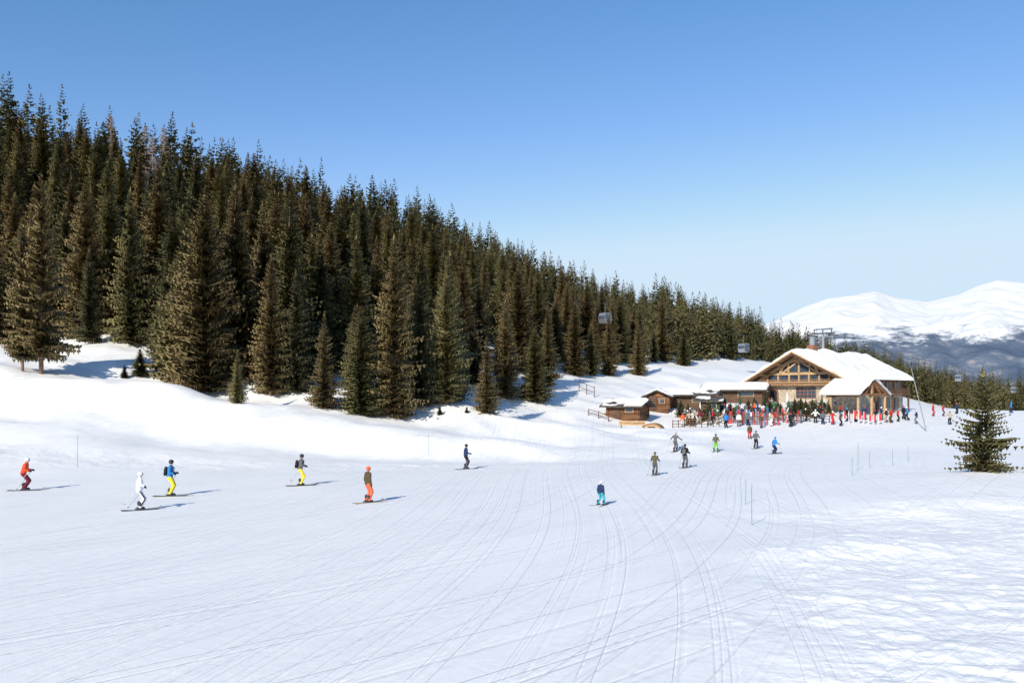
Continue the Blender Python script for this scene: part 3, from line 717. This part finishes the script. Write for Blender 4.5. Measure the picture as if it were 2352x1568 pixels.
fence(1665, 105, 1905, 103.5, 16, .9, 'long wooden terrace railing behind the upright skis')

# ------------------------------------------------------------------ people
FC = dict(black=(.015,.015,.018), red=(.50,.03,.03), navy=(.02,.035,.10), blue=(.03,.20,.52), white=(.75,.76,.78), grey=(.12,.12,.13), yellow=(.85,.68,.05),
          orange=(.80,.13,.03), olive=(.10,.095,.05), brown=(.09,.065,.035), maroon=(.16,.02,.04), cyan=(.05,.42,.55), lime=(.18,.55,.04), beige=(.40,.34,.25), green=(.04,.16,.08), pink=(.60,.12,.22), orangered=(.75,.08,.03), coral=(.85,.16,.08))
def setc(o, c): o.color = (*FC[c], 1)
def person(label, loc, rz, jc, tc, hc, crouch=.03, lean=.1, st=.13, arms='poles', scale=1.0, skis=True, pack=None, simple=False, stride=0, split=0, gc='black', name='person', hat=False, skc=None, stripe=False):
    r = thing(name, label, 'person', loc, rz)
    r.scale = (scale,)*3
    c = crouch
    zb = .04 if skis else 0
    pel = Vector((0, -c*.5, .93-c+zb)); dv = Vector((0, math.sin(lean), math.cos(lean)))
    ank = [Vector((s*st, s*stride, .10+zb)) for s in (-1, 1)]; hip = [pel+Vector((s*.09, 0, -.03)) for s in (-1, 1)]
    kn = []
    for a, b in zip(ank, hip):
        d = (b-a).length; k = math.sqrt(max(.0004, .43**2-(min(d, .855)/2)**2)); kn.append((a+b)/2+Vector((0, k, 0)))
    sh = [pel+dv*.47+Vector((s*.18, 0, 0)) for s in (-1, 1)]; neck = pel+dv*.53; hd = neck+Vector((0, math.sin(lean*.4)*.15+.02, .155))
    el, ha = [], []
    for i, s in enumerate((-1, 1)):
        if arms == 'poles': e = sh[i]+Vector((s*.09, -.04, -.27)); h = e+Vector((s*.03, .23, -.04))
        elif arms == 'down': e = sh[i]+Vector((s*.07, -.03, -.28)); h = e+Vector((0, .06, -.24))
        elif arms == 'out': e = sh[i]+Vector((s*.19, -.02, -.19)); h = e+Vector((s*.15, .14, -.10))
        elif arms == 'front': e = sh[i]+Vector((s*.05, .05, -.27)); h = e+Vector((-s*.08, .22, .08))
        else: e = sh[i]+Vector((s*.16, -.08, -.22)); h = e+Vector((-s*.12, .16, -.10))
        el.append(e); ha.append(h)
    B = MB()
    B.ball(pel, (.15, .11, .12)); B.rc(pel, .11, pel+dv*.25, .115); B.ball(pel+dv*.36, (.17, .11, .17)); B.rc(pel+dv*.45, .07, neck+Vector((0, 0, .04)), .055); B.rc(neck, .055, hd, .06)
    B.ball(hd, (.076, .094, .115)); B.ball(hd+Vector((0, .03, -.06)), (.055, .06, .05)); B.cone(hd+Vector((0, .08, .03)), .012, hd+Vector((0, .115, -.015)), .018, 6)
    for i, s in enumerate((-1, 1)):
        B.rc(hip[i], .085, kn[i], .055); B.rc(kn[i], .055, ank[i], .04); B.rc(ank[i], .04, ank[i]+Vector((0, .15, -.05)), .03)
        B.rc(sh[i], .052, el[i], .042); B.rc(el[i], .042, ha[i], .03); B.ball(ha[i]+(ha[i]-el[i]).normalized()*.04, (.03, .04, .03)); B.ball(hd+Vector((s*.077, 0, -.005)), (.012, .02, .03))
    remeshed(B, 'body', M['skin'], r, .022 if not simple else .035)
    J = MB(); J.ball(pel+dv*.02, (.185, .15, .16)); J.rc(pel+dv*.1, .145, pel+dv*.3, .15); J.ball(pel+dv*.36, (.215, .15, .17)); J.rc(pel+dv*.48, .09, neck+Vector((0, 0, .02)), .075)
    for i in (0, 1): J.rc(sh[i], .078, el[i], .066); J.rc(el[i], .066, ha[i], .05)
    j = remeshed(J, 'jacket', M['fabric'], r, .03); setc(j, jc)
    T = MB(); T.ball(pel+Vector((0, 0, -.02)), (.165, .135, .13))
    for i in (0, 1): T.rc(hip[i], .105, kn[i], .082); T.rc(kn[i], .082, ank[i]+Vector((0, 0, .03)), .085)
    t = remeshed(T, 'trousers', M['fabric'], r, .03); setc(t, tc)
    if stripe:
        for i, s in enumerate((-1, 1)):
            q = MB(); q.beam(hip[i]+Vector((s*.105, 0, 0)), kn[i]+Vector((s*.085, 0, 0)), .03, .06); q.beam(kn[i]+Vector((s*.085, 0, 0)), ank[i]+Vector((s*.088, 0, .05)), .03, .06); q.build('side_stripe', M['dark'], t)
    H = MB(); H.ball(hd+Vector((0, -.008, .03)), (.105, .122, .112), 14, 9)
    H.cone(hd+Vector((0, -.02, -.03)), .096, hd+Vector((0, -.02, .03)), .104, 14)
    hm = H.build('hat' if hat else 'helmet', M['fabric' if hat else 'hard'], r, True); setc(hm, hc)
    if not hat:
        G = MB(); G.ball(hd+Vector((0, .075, .012)), (.083, .045, .042), 12, 6); G.build('goggles', M['lens'], r, True)
    for i, s in enumerate((-1, 1)):
        q = MB(); q.rc(ank[i]+Vector((0, -.02, .18)), .075, ank[i]+Vector((0, -.01, .02)), .062); q.rc(ank[i]+Vector((0, -.06, -.045)), .055, ank[i]+Vector((0, .17, -.05)), .048)
        q.build('boot', M['dark'], r, True)
        if not simple:
            d = (ha[i]-el[i]).normalized(); sd = Vector((s, 0, 0)); q = MB(); pc = ha[i]+d*.05
            q.rc(ha[i], .042, pc, .04)
            for k in range(4):
                o_ = pc+Vector((0, 0, .033-.022*k))+d*.02; L = (.035, .042, .040, .030)[k]
                m1 = o_+d*L; m2 = m1-sd*.03+d*.008; m3 = m2-sd*.012-d*.03
                q.rc(o_, .012, m1, .0115); q.rc(m1, .0115, m2, .011); q.rc(m2, .011, m3, .010)
            q.rc(pc-sd*.02+Vector((0, 0, .02)), .014, pc-sd*.045+d*.03+Vector((0, 0, .03)), .012); gl = q.build('glove', M['fabric'], r, True); setc(gl, gc)
        if skis:
            q = MB(); w = .052; spl = -s*split
            prof_ = [(-.78, .02), (-.4, .0), (0, 0), (.5, 0), (.75, .015), (.85, .06), (.92, .13)]
            P = []
            for (yy_, z_) in prof_:
                x_ = ank[i].x+spl*yy_
                ww = w*(1 if yy_ < .8 else .75)
                P += [(x_-ww, yy_+ank[i].y, z_), (x_+ww, yy_+ank[i].y, z_), (x_+ww, yy_+ank[i].y, z_+.018), (x_-ww, yy_+ank[i].y, z_+.018)]
            f = [(0, 1, 2, 3)]
            for k in range(len(prof_)-1):
                o_ = 4*k
                for a in range(4): f.append((o_+a, o_+(a+1) % 4, o_+4+(a+1) % 4, o_+4+a))
            o_ = 4*(len(prof_)-1); f.append((o_, o_+3, o_+2, o_+1)); q.poly(P, f); sk = q.build('ski', M['hard'], r); setc(sk, skc or 'grey')
            q = MB(); q.box((ank[i].x, ank[i].y-.14, .045), (.07, .08, .06)); q.box((ank[i].x, ank[i].y+.2, .04), (.07, .07, .05)); q.box((ank[i].x, ank[i].y+.03, .026), (.06, .34, .012)); q.build('binding', M['darkmetal'], sk)
    if pack:
        q = MB(); q.ball(pel+dv*.27+Vector((0, -.2, 0)), (.15, .10, .23)); q.ball(pel+dv*.15+Vector((0, -.24, 0)), (.12, .07, .11)); b_ = q.build('backpack', M['fabric'], r, True); setc(b_, pack)
        for s in (-1, 1):
            w_ = MB(); w_.beam(pel+dv*.45+Vector((s*.1, -.13, 0)), pel+dv*.45+Vector((s*.11, .13, .02)), .045, .05); w_.beam(pel+dv*.45+Vector((s*.11, .155, 0)), pel+dv*.15+Vector((s*.13, .15, 0)), .045, .02); w_.build('strap', M['dark'], b_)
    return r, ha
def ski_poles(pr, hs, back=(.45, .45), side=(.1, .1), desc='', col='alu'):
    m = Matrix.Translation(pr.location) @ Matrix.Rotation(pr.rotation_euler.z, 4, 'Z') @ Matrix.Scale(pr.scale[0], 4)
    for i, s in enumerate((-1, 1)):
        if back[i] is None: continue
        h = m @ (hs[i]+Vector((0, .05, .05))); tl = m @ Vector((hs[i][0]+s*side[i], hs[i][1]-back[i], 0)); tl.z = max(h1(tl.x, tl.y)-.03, h.z-1.3)
        if back[i] > .8: tl = h+(tl-h).normalized()*1.25
        r = thing('ski_pole', f'ski pole in the {"left" if i == 0 else "right"} hand of the {desc}', 'ski pole', tl)
        v = h-tl; q = MB(); q.cone((0, 0, 0), .008, v, .014, 6); q.build('shaft', M[col], r)
        q = MB(); q.rc(v*.9, .016, v, .019); q.build('grip', M['dark'], r)
        q = MB(); u = v.normalized(); q.cone(u*.07, .045, u*.085, .04, 8); q.build('basket', M['dark'], r)
RD = math.radians
def sk(px, py, top, label, facing, jc, tc, hc, poles=None, desc=None, **kw):
    p = ground_at(px, py, 14)
    scale = min(max((py-top)/F*p.y/1.76, .62), 1.12)
    o, hs = person(label, p, -RD(facing), jc, tc, hc, scale=scale, **kw)
    if poles: ski_poles(o, hs, *poles, desc=desc)
    return o
sk(56, 1126, 1046, 'skier in orange red jacket and maroon trousers leaning forward at far left', 75, 'orangered', 'maroon', 'white', ((.75, .75), (.1, .1)), 'skier in orange red jacket', lean=.3, crouch=.1)
sk(321, 1171, 1081, 'skier dressed all in white with white helmet and arms spread', 60, 'white', 'white', 'white', ((.9, .9), (.2, .25)), 'skier dressed all in white', lean=.08, crouch=.06, arms='out', st=.16, stripe=True)
sk(391, 1139, 1055, 'skier in bright blue jacket and yellow trousers with black backpack', 80, 'blue', 'yellow', 'black', ((.5, None), (.05, .05)), 'skier in bright blue jacket', lean=.08, pack='black', skc='olive')
sk(690, 1115, 1041, 'skier in dark grey jacket and yellow trousers trailing poles behind', 70, 'grey', 'yellow', 'black', ((1.0, 1.0), (.25, .1)), 'skier in dark grey jacket and yellow trousers', lean=.15, crouch=.05, pack='black', skc='black')
sk(845, 1154, 1071, 'skier in brown jacket with orange trousers and orange helmet', 50, 'brown', 'coral', 'orange', None, None, lean=.04, crouch=.02, arms='down', skc='beige')
sk(1070, 1077, 1019, 'skier in navy blue jacket and dark trousers alone near the marker pole', 70, 'navy', 'black', 'black', ((.3, .4), (.05, .1)), 'skier in navy jacket near the marker pole', lean=.06)
sk(1380, 1160, 1102, 'child skier in navy jacket and turquoise trousers in snowplough stance', 40, 'navy', 'cyan', 'white', None, None, lean=.1, crouch=.08, st=.24, arms='down', split=.22)
sk(1504, 1091, 1037, 'skier in olive grey clothes and hood, lowest of the group below the terrace', 20, 'olive', 'grey', 'olive', ((.5, .3), (.2, .1)), 'skier in olive grey clothes', lean=.06)
sk(1573, 1074, 1019, 'skier in black with grey backpack beside the olive grey skier', 30, 'black', 'grey', 'black', ((.3, .3), (.1, .1)), 'skier in black with grey backpack', lean=.06, pack='grey')
sk(1551, 1037, 992, 'skier in dark grey jacket and beige helmet with one arm out', 40, 'grey', 'grey', 'beige', ((.4, .4), (.2, .2)), 'skier in dark grey jacket and beige helmet', lean=.12, arms='out')
sk(1644, 1037, 996, 'skier in olive jacket and bright lime green trousers', 20, 'olive', 'lime', 'black', ((.3, .3), (.1, .1)), 'skier in lime green trousers', lean=.08, st=.18)
sk(1722, 1007, 974, 'skier in black jacket and bright red trousers below the ski racks', 10, 'brown', 'red', 'black', None, None, lean=.04, arms='down')
sk(1736, 1030, 988, 'skier in charcoal grey jacket and trousers below the ski racks', 30, 'grey', 'black', 'grey', ((.4, .3), (.1, .1)), 'skier in charcoal below the ski racks', lean=.1)
sk(1778, 1042, 1000, 'skier in blue jacket crouching forward with poles', 60, 'blue', 'navy', 'blue', ((.5, -.3), (.1, .1)), 'crouching skier in blue jacket', lean=.35, crouch=.12)

P0 = Vector((0, -50, 0))
pk = [dict(arms='down', skis=False), dict(arms='front', skis=False, lean=.05), dict(arms='akimbo', skis=False, st=.17), dict(arms='down', skis=False, stride=.16, lean=.12), dict(arms='poles', skis=True, lean=.1), dict(arms='out', skis=False, hat=True)]
pp = [person('p', P0, 0, 'black', 'black', 'black', simple=True, **k)[0] for k in pk]
verb = ['arms down', 'arms bent', 'hands on hips', 'walking', 'on skis', 'arms out']
usedp = set(); usedlab = {}
def crowd(px, py, zone, Y=None, jc=None, tc=None, sc=None, v=None):
    p = ground_at(px, py, 80) if Y is None else gp(px, Y)
    for _ in range(80):
        vi = v if v is not None else R.choices(range(6), [4, 4, 2, 3, .5, 2])[0]
        j = jc or R.choice(['black', 'black', 'grey', 'navy', 'navy', 'blue', 'white', 'grey', 'brown', 'red', 'olive', 'beige', 'white', 'green', 'maroon', 'red', 'cyan', 'orange', 'beige'])
        t = tc or R.choice(['black', 'black', 'grey', 'navy', 'white', 'beige', 'brown'])
        h = R.choice(['black', 'white', 'red', 'grey', 'blue'])
        lab = f'person in {j} jacket, {t} trousers and {h} {"hat" if vi == 5 else "helmet"}, {verb[vi]}, {zone}'
        if lab not in usedlab: break
    usedlab[lab] = 1
    if vi not in usedp: o = pp[vi]; usedp.add(vi)
    else: o = dup(pp[vi])
    o['label'] = lab; o['group'] = 'people gathered around the chalet'
    o.location = p; o.rotation_euler.z = R.uniform(0, 6.28); s = sc or R.uniform(.88, 1.0); o.scale = (s, s, s)
    for c in o.children:
        if c.name.startswith('jacket'): setc(c, j)
        elif c.name.startswith('trousers'): setc(c, t)
        elif c.name.startswith(('helmet', 'hat')): setc(c, h)
for px, Y, j, t in ((1668, 99, 'blue', 'black'), (1697, 100, 'white', 'grey'), (1718, 100.5, 'grey', 'black'), (1748, 99, 'brown', 'grey'), (1772, 100.5, 'beige', 'white'), (1815, 100, 'black', 'black'), (1822, 101, 'black', 'grey'),
                    (1850, 104, 'black', 'black'), (1873, 103, 'white', 'black'), (1890, 102, 'grey', 'navy'), (1930, 101, 'brown', 'black'), (1912, 102, 'red', 'red')):
    crowd(px, 0, 'before the ski racks', Y, j, t)
for k in range(14): crowd(R.uniform(1655, 1920), 0, 'behind the upright skis', R.uniform(105.5, 109.5))
for k in range(24): crowd(R.uniform(1555, 1760), 0, 'near the green kiosk', R.uniform(104, 108))
for k in range(20): crowd(R.uniform(1750, 1940), 0, 'below the stone gable', R.uniform(108, 113))
for px in (1945, 1965, 1985, 2010, 2024, 2036, 2047, 2062): crowd(px, 0, 'by the snowy porch', R.uniform(104, 108), R.choice(['red', 'red', 'black', 'navy']))
for px, py, j, t in ((2084, 965, 'blue', 'black'), (2105, 973, 'navy', 'grey'), (2075, 962, 'black', 'black'), (2182, 975, 'beige', 'black'), (2143, 955, 'red', 'red'), (2166, 955, 'red', 'maroon'), (2197, 950, 'navy', 'black'), (2322, 948, 'blue', 'navy')):
    crowd(px, py, 'right of the chalet', None, j, t)
for q in range(6):
    if q not in usedp: crowd(1900+q*9, 0, 'beside the red banners', 102, v=q)

def ski_pair(mc):
    r = thing('ski_pair', 'x', 'skis')
    for s in (-1, 1):
        A = [(s*.06-.04, 0, 0), (s*.06+.04, 0, 0), (s*.06+.04, 0, 1.5), (s*.06+.025, -.03, 1.62), (s*.06-.025, -.03, 1.62), (s*.06-.04, 0, 1.5)]
        q = MB(); q.poly(A+[(a, b+.02, c) for a, b, c in A], [(0,1,2,3,4,5),(11,10,9,8,7,6)]+[(k, (k+1) % 6, 6+(k+1) % 6, 6+k) for k in range(6)])
        sk_ = q.build('ski', M['hard'], r); setc(sk_, mc)
        q = MB(); q.box((s*.06, -.04, .75), (.07, .06, .12)); q.box((s*.06, -.03, 1.05), (.06, .05, .1)); q.box((s*.06, -.012, .9), (.05, .014, .3)); q.build('binding', M['darkmetal'], sk_)
    return r
sp = {c: None for c in ('red', 'white', 'black', 'blue', 'grey', 'orange')}
for rk, (xa, Ya, xb, Yb, n) in enumerate(((1668, 103.5, 1735, 103, 11), (1705, 101.5, 1790, 101, 14), (1745, 104.3, 1800, 104.1, 9), (1800, 102.8, 1842, 102.6, 5))):
    a = gp(xa, Ya); b = gp(xb, Yb); r = thing('ski_rack', ['wooden ski rack at the left near the kiosk', 'longest ski rack standing furthest forward', 'ski rack behind the longest rack', 'short ski rack nearest the people below the gable'][rk], 'ski rack', a)
    d = b-a
    for z in (.35, 1.0):
        q = MB(); q.beam((0, .1, z), d+Vector((0, .1, z)), .08); q.build('rail', M['woodd'], r)
    for t in (0, .5, 1):
        q = MB(); q.beam(d*t+Vector((0, .18, -.3)), d*t+Vector((0, .18, 1.05)), .09); q.build('post', M['woodd'], r)
    for k in range(n):
        c = R.choices(list(sp), [5, 3, 4, 2, 3, .7])[0]
        p = a.lerp(b, (k+.5+R.uniform(-.3, .3))/n)
        if sp[c] is None: sp[c] = ski_pair(c); o = sp[c]
        else: o = dup(sp[c])
        o['label'] = f'pair of {c} skis standing upright in the ski racks before the terrace'; o['group'] = f'{c} skis in the racks'
        o.location = (p.x, p.y-.02+R.uniform(-.03, 0), h1(p.x, p.y)-.05); o.rotation_euler = (-RD(R.uniform(2, 7)), RD(R.uniform(-9, 9)), RD(R.uniform(-25, 25)))
        s = R.uniform(.82, 1.08); o.scale = (.9, 1, s)
b0 = None
for k in range(8):
    p = gp(1938+k*11.5, 103.5+R.uniform(-.8, .8))
    if b0 is None:
        b0 = thing('red_banner', 'x', 'banner'); q = MB(); q.cone((0, 0, -.3), .03, (0, 0, 1.5), .03, 6); q.build('pole', M['white'], b0)
        q = MB(); q.box((.15, 0, .95), (.24, .03, .9)); q.build('cloth', M['red'], b0); o = b0
    else: o = dup(b0)
    o['label'] = 'short red banner on a pole in the row before the snowy porch'; o['group'] = 'red banners before the porch'; o.location = p; o.rotation_euler.z = R.uniform(-.9, .9); o.scale = (1, 1, R.uniform(.75, 1.05))
fm = crown_mesh(*conifer_np(77, 2.0, .6, .3, 18, 10, 4, .7), M['spruce_dark'])
for k in range(26):
    px = 1565+k*13.5+R.uniform(-6, 6); p = gp(px, R.uniform(106.5, 111.5)); s = R.uniform(.7, 1.2)
    r = thing('potted_fir', 'small potted fir among the guests on the terrace', 'potted plant', p, R.uniform(0, 6), 'potted firs on the terrace'); r.scale = (s, s, s)
    o = bpy.data.objects.new('crown', fm); COL.objects.link(o); o.parent = r
    q = MB(); q.cone((0, 0, -.05), .2, (0, 0, .38), .27, 10); q.build('pot', M['terracotta'], r)
tb = None
for k in range(9):
    p = gp(1580+k*36, 104.6+R.uniform(-.3, 2.5) if k < 3 else 109+R.uniform(-.5, 1.5))
    if tb is None:
        tb = thing('picnic_table', 'x', 'table'); q = MB(); q.box((0, 0, .74), (1.7, .75, .06)); q.build('table_top', M['wood'], tb)
        for s in (-1, 1):
            q = MB(); q.box((0, s*.65, .44), (1.7, .26, .05)); q.build('bench', M['wood'], tb)
            q = MB(); q.beam((s*.65, -.7, 0), (s*.65, .25, .7), .08); q.beam((s*.65, .7, 0), (s*.65, -.25, .7), .08); q.build('leg_frame', M['woodd'], tb)
        o = tb
    else: o = dup(tb)
    o['label'] = 'wooden picnic table among the terrace guests'; o['group'] = 'picnic tables on the terrace'; o.location = p; o.rotation_euler.z = R.uniform(-.5, .5)
for k, (px, Y, c, lab) in enumerate(((1608, 107, 'white', 'closed pale parasol nearest the kiosk'), (1700, 110, 'green', 'closed green parasol left of the stone gable'), (1808, 112, 'white', 'closed pale parasol before the stone gable'), (1888, 111, 'green', 'closed green parasol beside the porch'))):
    p = gp(px, Y); r = thing('parasol', lab, 'parasol', p); q = MB(); q.cone((0, 0, -.1), .03, (0, 0, 2.5), .03, 8); q.build('pole', M['woodd'], r)
    q = MB(); q.cone((0, 0, 1.1), .16, (0, 0, 1.5), .13, 9); q.cone((0, 0, 1.5), .13, (0, 0, 2.4), .03, 9); q.build('canopy', M['white' if c == 'white' else 'green'], r)
    q = MB(); q.cone((0, 0, -.1), .28, (0, 0, .06), .26, 12); q.build('base', M['darkmetal'], r)

# ------------------------------------------------------------------ piste markers
def marker(px, py, top, label, p=None, hh=None):
    if p is None: p = ground_at(px, py, 20)
    h = hh or (py-top)/F*p.y; r = thing('piste_marker', label, 'marker pole', p)
    q = MB(); q.cone((0, 0, -.2), .016, (R.uniform(-.03, .03), 0, h*.92), .014, 6); q.build('pole', M['markgreen'], r)
    q = MB(); q.cone((0, 0, h*.92), .015, (0, 0, h), .015, 6); q.build('tip', M['alu'], r)
for a in ((178, 1073, 1000, 'green piste marker pole behind the skiers at far left'), (984, 1043, 998, 'thin piste marker pole left of the navy skier'),
          (1712, 1158, 1100, 'thinner upper marker pole of the pair in the right foreground'), (1727, 1205, 1112, 'taller lower green marker pole of the pair in the right foreground'),
          (1958, 1092, 1050, 'short marker pole leftmost of the row before the solitary spruce'), (1971, 1080, 1015, 'tallest marker pole in the row before the solitary spruce'),
          (1997, 1075, 1036, 'third marker pole in the row before the solitary spruce'), (2050, 1068, 1030, 'fourth marker pole in the row before the solitary spruce'), (2086, 1060, 1025, 'rightmost marker pole of the row before the solitary spruce')):
    marker(*a)
marker(0, 0, 0, 'piste marker pole just outside the left edge casting its shadow on snow', Vector((-18.7, 30.4, h1(-18.7, 30.4))), 2.6)
p = ground_at(2130, 990, 80); r = thing('lamp_mast', 'tall thin grey mast leaning beside the right end of the chalet', 'mast', p)
tp = Vector(((2093-CX)/F*p.y, p.y, CAMH+(HY-845)/F*p.y))-p
q = MB(); q.cone((0, 0, -.5), .07, tp, .04, 8); q.build('mast', M['metal'], r)
q = MB(); q.box(tp+Vector((0, 0, .1)), (.35, .25, .18)); q.build('lamp_head', M['darkmetal'], r)

# ------------------------------------------------------------------ gondolas + pylon + cable
G = [(1390, 145, 697), (1708, 170, 770), (2203, 226, 846), (2330, 255, 876)]
gpt = [Vector(((px-CX)/F*Y, Y, CAMH+(HY-py)/F*Y)) for px, Y, py in G]
pyl = Vector((.3505*188.5, 188.5, CAMH+(HY-772)/F*188.5))
dirc = (gpt[1]-gpt[0]).normalized(); ang = math.atan2(dirc.y, dirc.x)
gl = ['large gondola cabin hanging nearest, before the forest right of centre', 'gondola cabin hanging just left of the chalet roof', 'small gondola cabin hanging right of the chalet above the valley trees', 'smallest gondola cabin at the right edge']
cab = None
for k, (p, lab) in enumerate(zip(gpt, gl)):
    if cab is None:
        cab = thing('gondola', lab, 'gondola', p, ang); r = cab
        q = MB(); q.prism([(-.75, -3.6), (.75, -3.6), (1.0, -2.9), (.95, -2.2), (.7, -1.75), (-.7, -1.75), (-.95, -2.2), (-1.0, -2.9)], -.85, .85); cb = q.build('cabin', M['metal'], r)
        for y in (-1, 1):
            q = MB(); q.prism([(-.88, -2.85), (.88, -2.85), (.82, -2.2), (.6, -1.9), (-.6, -1.9), (-.82, -2.2)], y*.86, y*.875); q.build('window', M['glass'], cb)
        for x in (-1, 1):
            q = MB(); q.poly([(x*1.02, -.75, -2.85), (x*1.02, .75, -2.85), (x*.985, .75, -2.25), (x*.985, -.75, -2.25)], [(0, 1, 2, 3)]); q.build('window', M['glass'], cb)
        q = MB(); q.cone((0, 0, -1.75), .08, (0, 0, -.1), .07, 8); q.cone((-.35, 0, -.02), .09, (.35, 0, -.02), .09, 8); q.beam((-.6, 0, -1.7), (.6, 0, -1.7), .12); q.build('hanger', M['darkmetal'], r)
        for y in (-1, 1):
            q = MB(); q.box((0, y*.95, -3.2), (1.1, .12, .5)); q.build('ski_holder', M['darkmetal'], cb)
    else: r = dup(cab, lab); r.location = p
    r.scale = (.85, .85, .9)
ptsc = [Vector((-85, 62, gpt[0].z+1)), gpt[0], gpt[1], pyl, gpt[2], gpt[3], Vector((250, 345, 2))]
q = MB()
for a, b in zip(ptsc, ptsc[1:]): q.cone(a, .008, b, .008, 5)
tag(q.build('gondola_cable', M['cable']), 'thin steel gondola cable running past the chalet', 'cable')
bz = h1(pyl.x, pyl.y)
r = thing('lift_pylon', 'lift pylon with sheave wheels rising behind the chalet roof', 'lift pylon', (pyl.x, pyl.y, bz), ang)
H = pyl.z-bz
q = MB(); q.cone((0, 0, -1), .5, (0, 0, H), .3, 10); q.build('mast', M['metal'], r)
q = MB(); q.box((0, 0, H+.6), (.4, 5.4, .3)); q.box((0, 0, H+1.5), (.3, 4.4, .2)); [q.beam((0, y, H+.6), (0, y, H+1.5), .15) for y in (-2, 0, 2)]; q.build('crossarm', M['darkmetal'], r)
for y in (-2.4, 2.4):
    q = MB(); q.beam((-1.9, y, H+.2), (1.9, y, H+.2), .16)
    for k in range(7): q.cone((-1.8+k*.6, y-.08, H+.1), .26, (-1.8+k*.6, y+.08, H+.1), .26, 12)
    q.build('sheave_assembly', M['darkmetal'], r)
    q = MB(); q.beam((-1.9, y*1.2, H+.9), (1.9, y*1.2, H+.9), .06); q.beam((-1.9, y*1.2, H), (1.9, y*1.2, H), .2, .05); q.build('catwalk', M['metal'], r)

# ------------------------------------------------------------------ light, sky, camera
el = RD(29); az = RD(207)
w = bpy.data.worlds.new('World'); S.world = w; w.use_nodes = True; N = w.node_tree.nodes; L = w.node_tree.links
sky = N.new('ShaderNodeTexSky'); sky.sky_type = 'NISHITA'; sky.sun_disc = False; sky.sun_elevation = el; sky.sun_rotation = az
sky.altitude = 1500; sky.air_density = 1.15; sky.dust_density = .4; sky.ozone_density = 2.0
hs = N.new('ShaderNodeHueSaturation'); hs.inputs['Saturation'].default_value = 1.12; hs.inputs['Value'].default_value = 1.1
L.new(sky.outputs[0], hs.inputs['Color'])
sep = N.new('ShaderNodeSeparateColor'); cmb = N.new('ShaderNodeCombineColor'); L.new(hs.outputs[0], sep.inputs[0])
ST = .15
for i, (gm, k, cap) in enumerate(((1.4, 1.55, .64), (1.05, .95, .80), (1.0, 1.0, .96))):
    pw = N.new('ShaderNodeMath'); pw.operation = 'POWER'; ml = N.new('ShaderNodeMath'); ml.operation = 'MULTIPLY'
    L.new(sep.outputs[i], ml.inputs[0]); ml.inputs[1].default_value = ST; L.new(ml.outputs[0], pw.inputs[0]); pw.inputs[1].default_value = gm
    m1 = N.new('ShaderNodeMath'); m1.operation = 'MULTIPLY'; L.new(pw.outputs[0], m1.inputs[0]); m1.inputs[1].default_value = k
    sm = N.new('ShaderNodeMath'); sm.operation = 'SMOOTH_MIN'; L.new(m1.outputs[0], sm.inputs[0]); sm.inputs[1].default_value = cap; sm.inputs[2].default_value = .2
    m2 = N.new('ShaderNodeMath'); m2.operation = 'MULTIPLY'; L.new(sm.outputs[0], m2.inputs[0]); m2.inputs[1].default_value = 1/ST; L.new(m2.outputs[0], cmb.inputs[i])
L.new(cmb.outputs[0], N['Background'].inputs[0]); N['Background'].inputs[1].default_value = ST
sl = bpy.data.lights.new('sun', 'SUN'); sl.energy = 4.8; sl.angle = RD(.5); sl.color = (1, .925, .785)
so = bpy.data.objects.new('sun', sl); COL.objects.link(so)
d = Vector((-math.sin(az)*math.cos(el), -math.cos(az)*math.cos(el), -math.sin(el))); so.rotation_euler = d.to_track_quat('-Z', 'Y').to_euler(); so.location = (-40, -60, 60)
S.view_settings.view_transform = 'Standard'; S.view_settings.look = 'None'; S.view_settings.exposure = 0
cd = bpy.data.cameras.new('camera'); cd.sensor_width = 36; cd.lens = 36*F/2352; cd.shift_y = 126/2352; cd.clip_start = .5; cd.clip_end = 20000
co = bpy.data.objects.new('camera', cd); COL.objects.link(co); co.location = (0, 0, CAMH); co.rotation_euler = (RD(90), 0, 0); S.camera = co
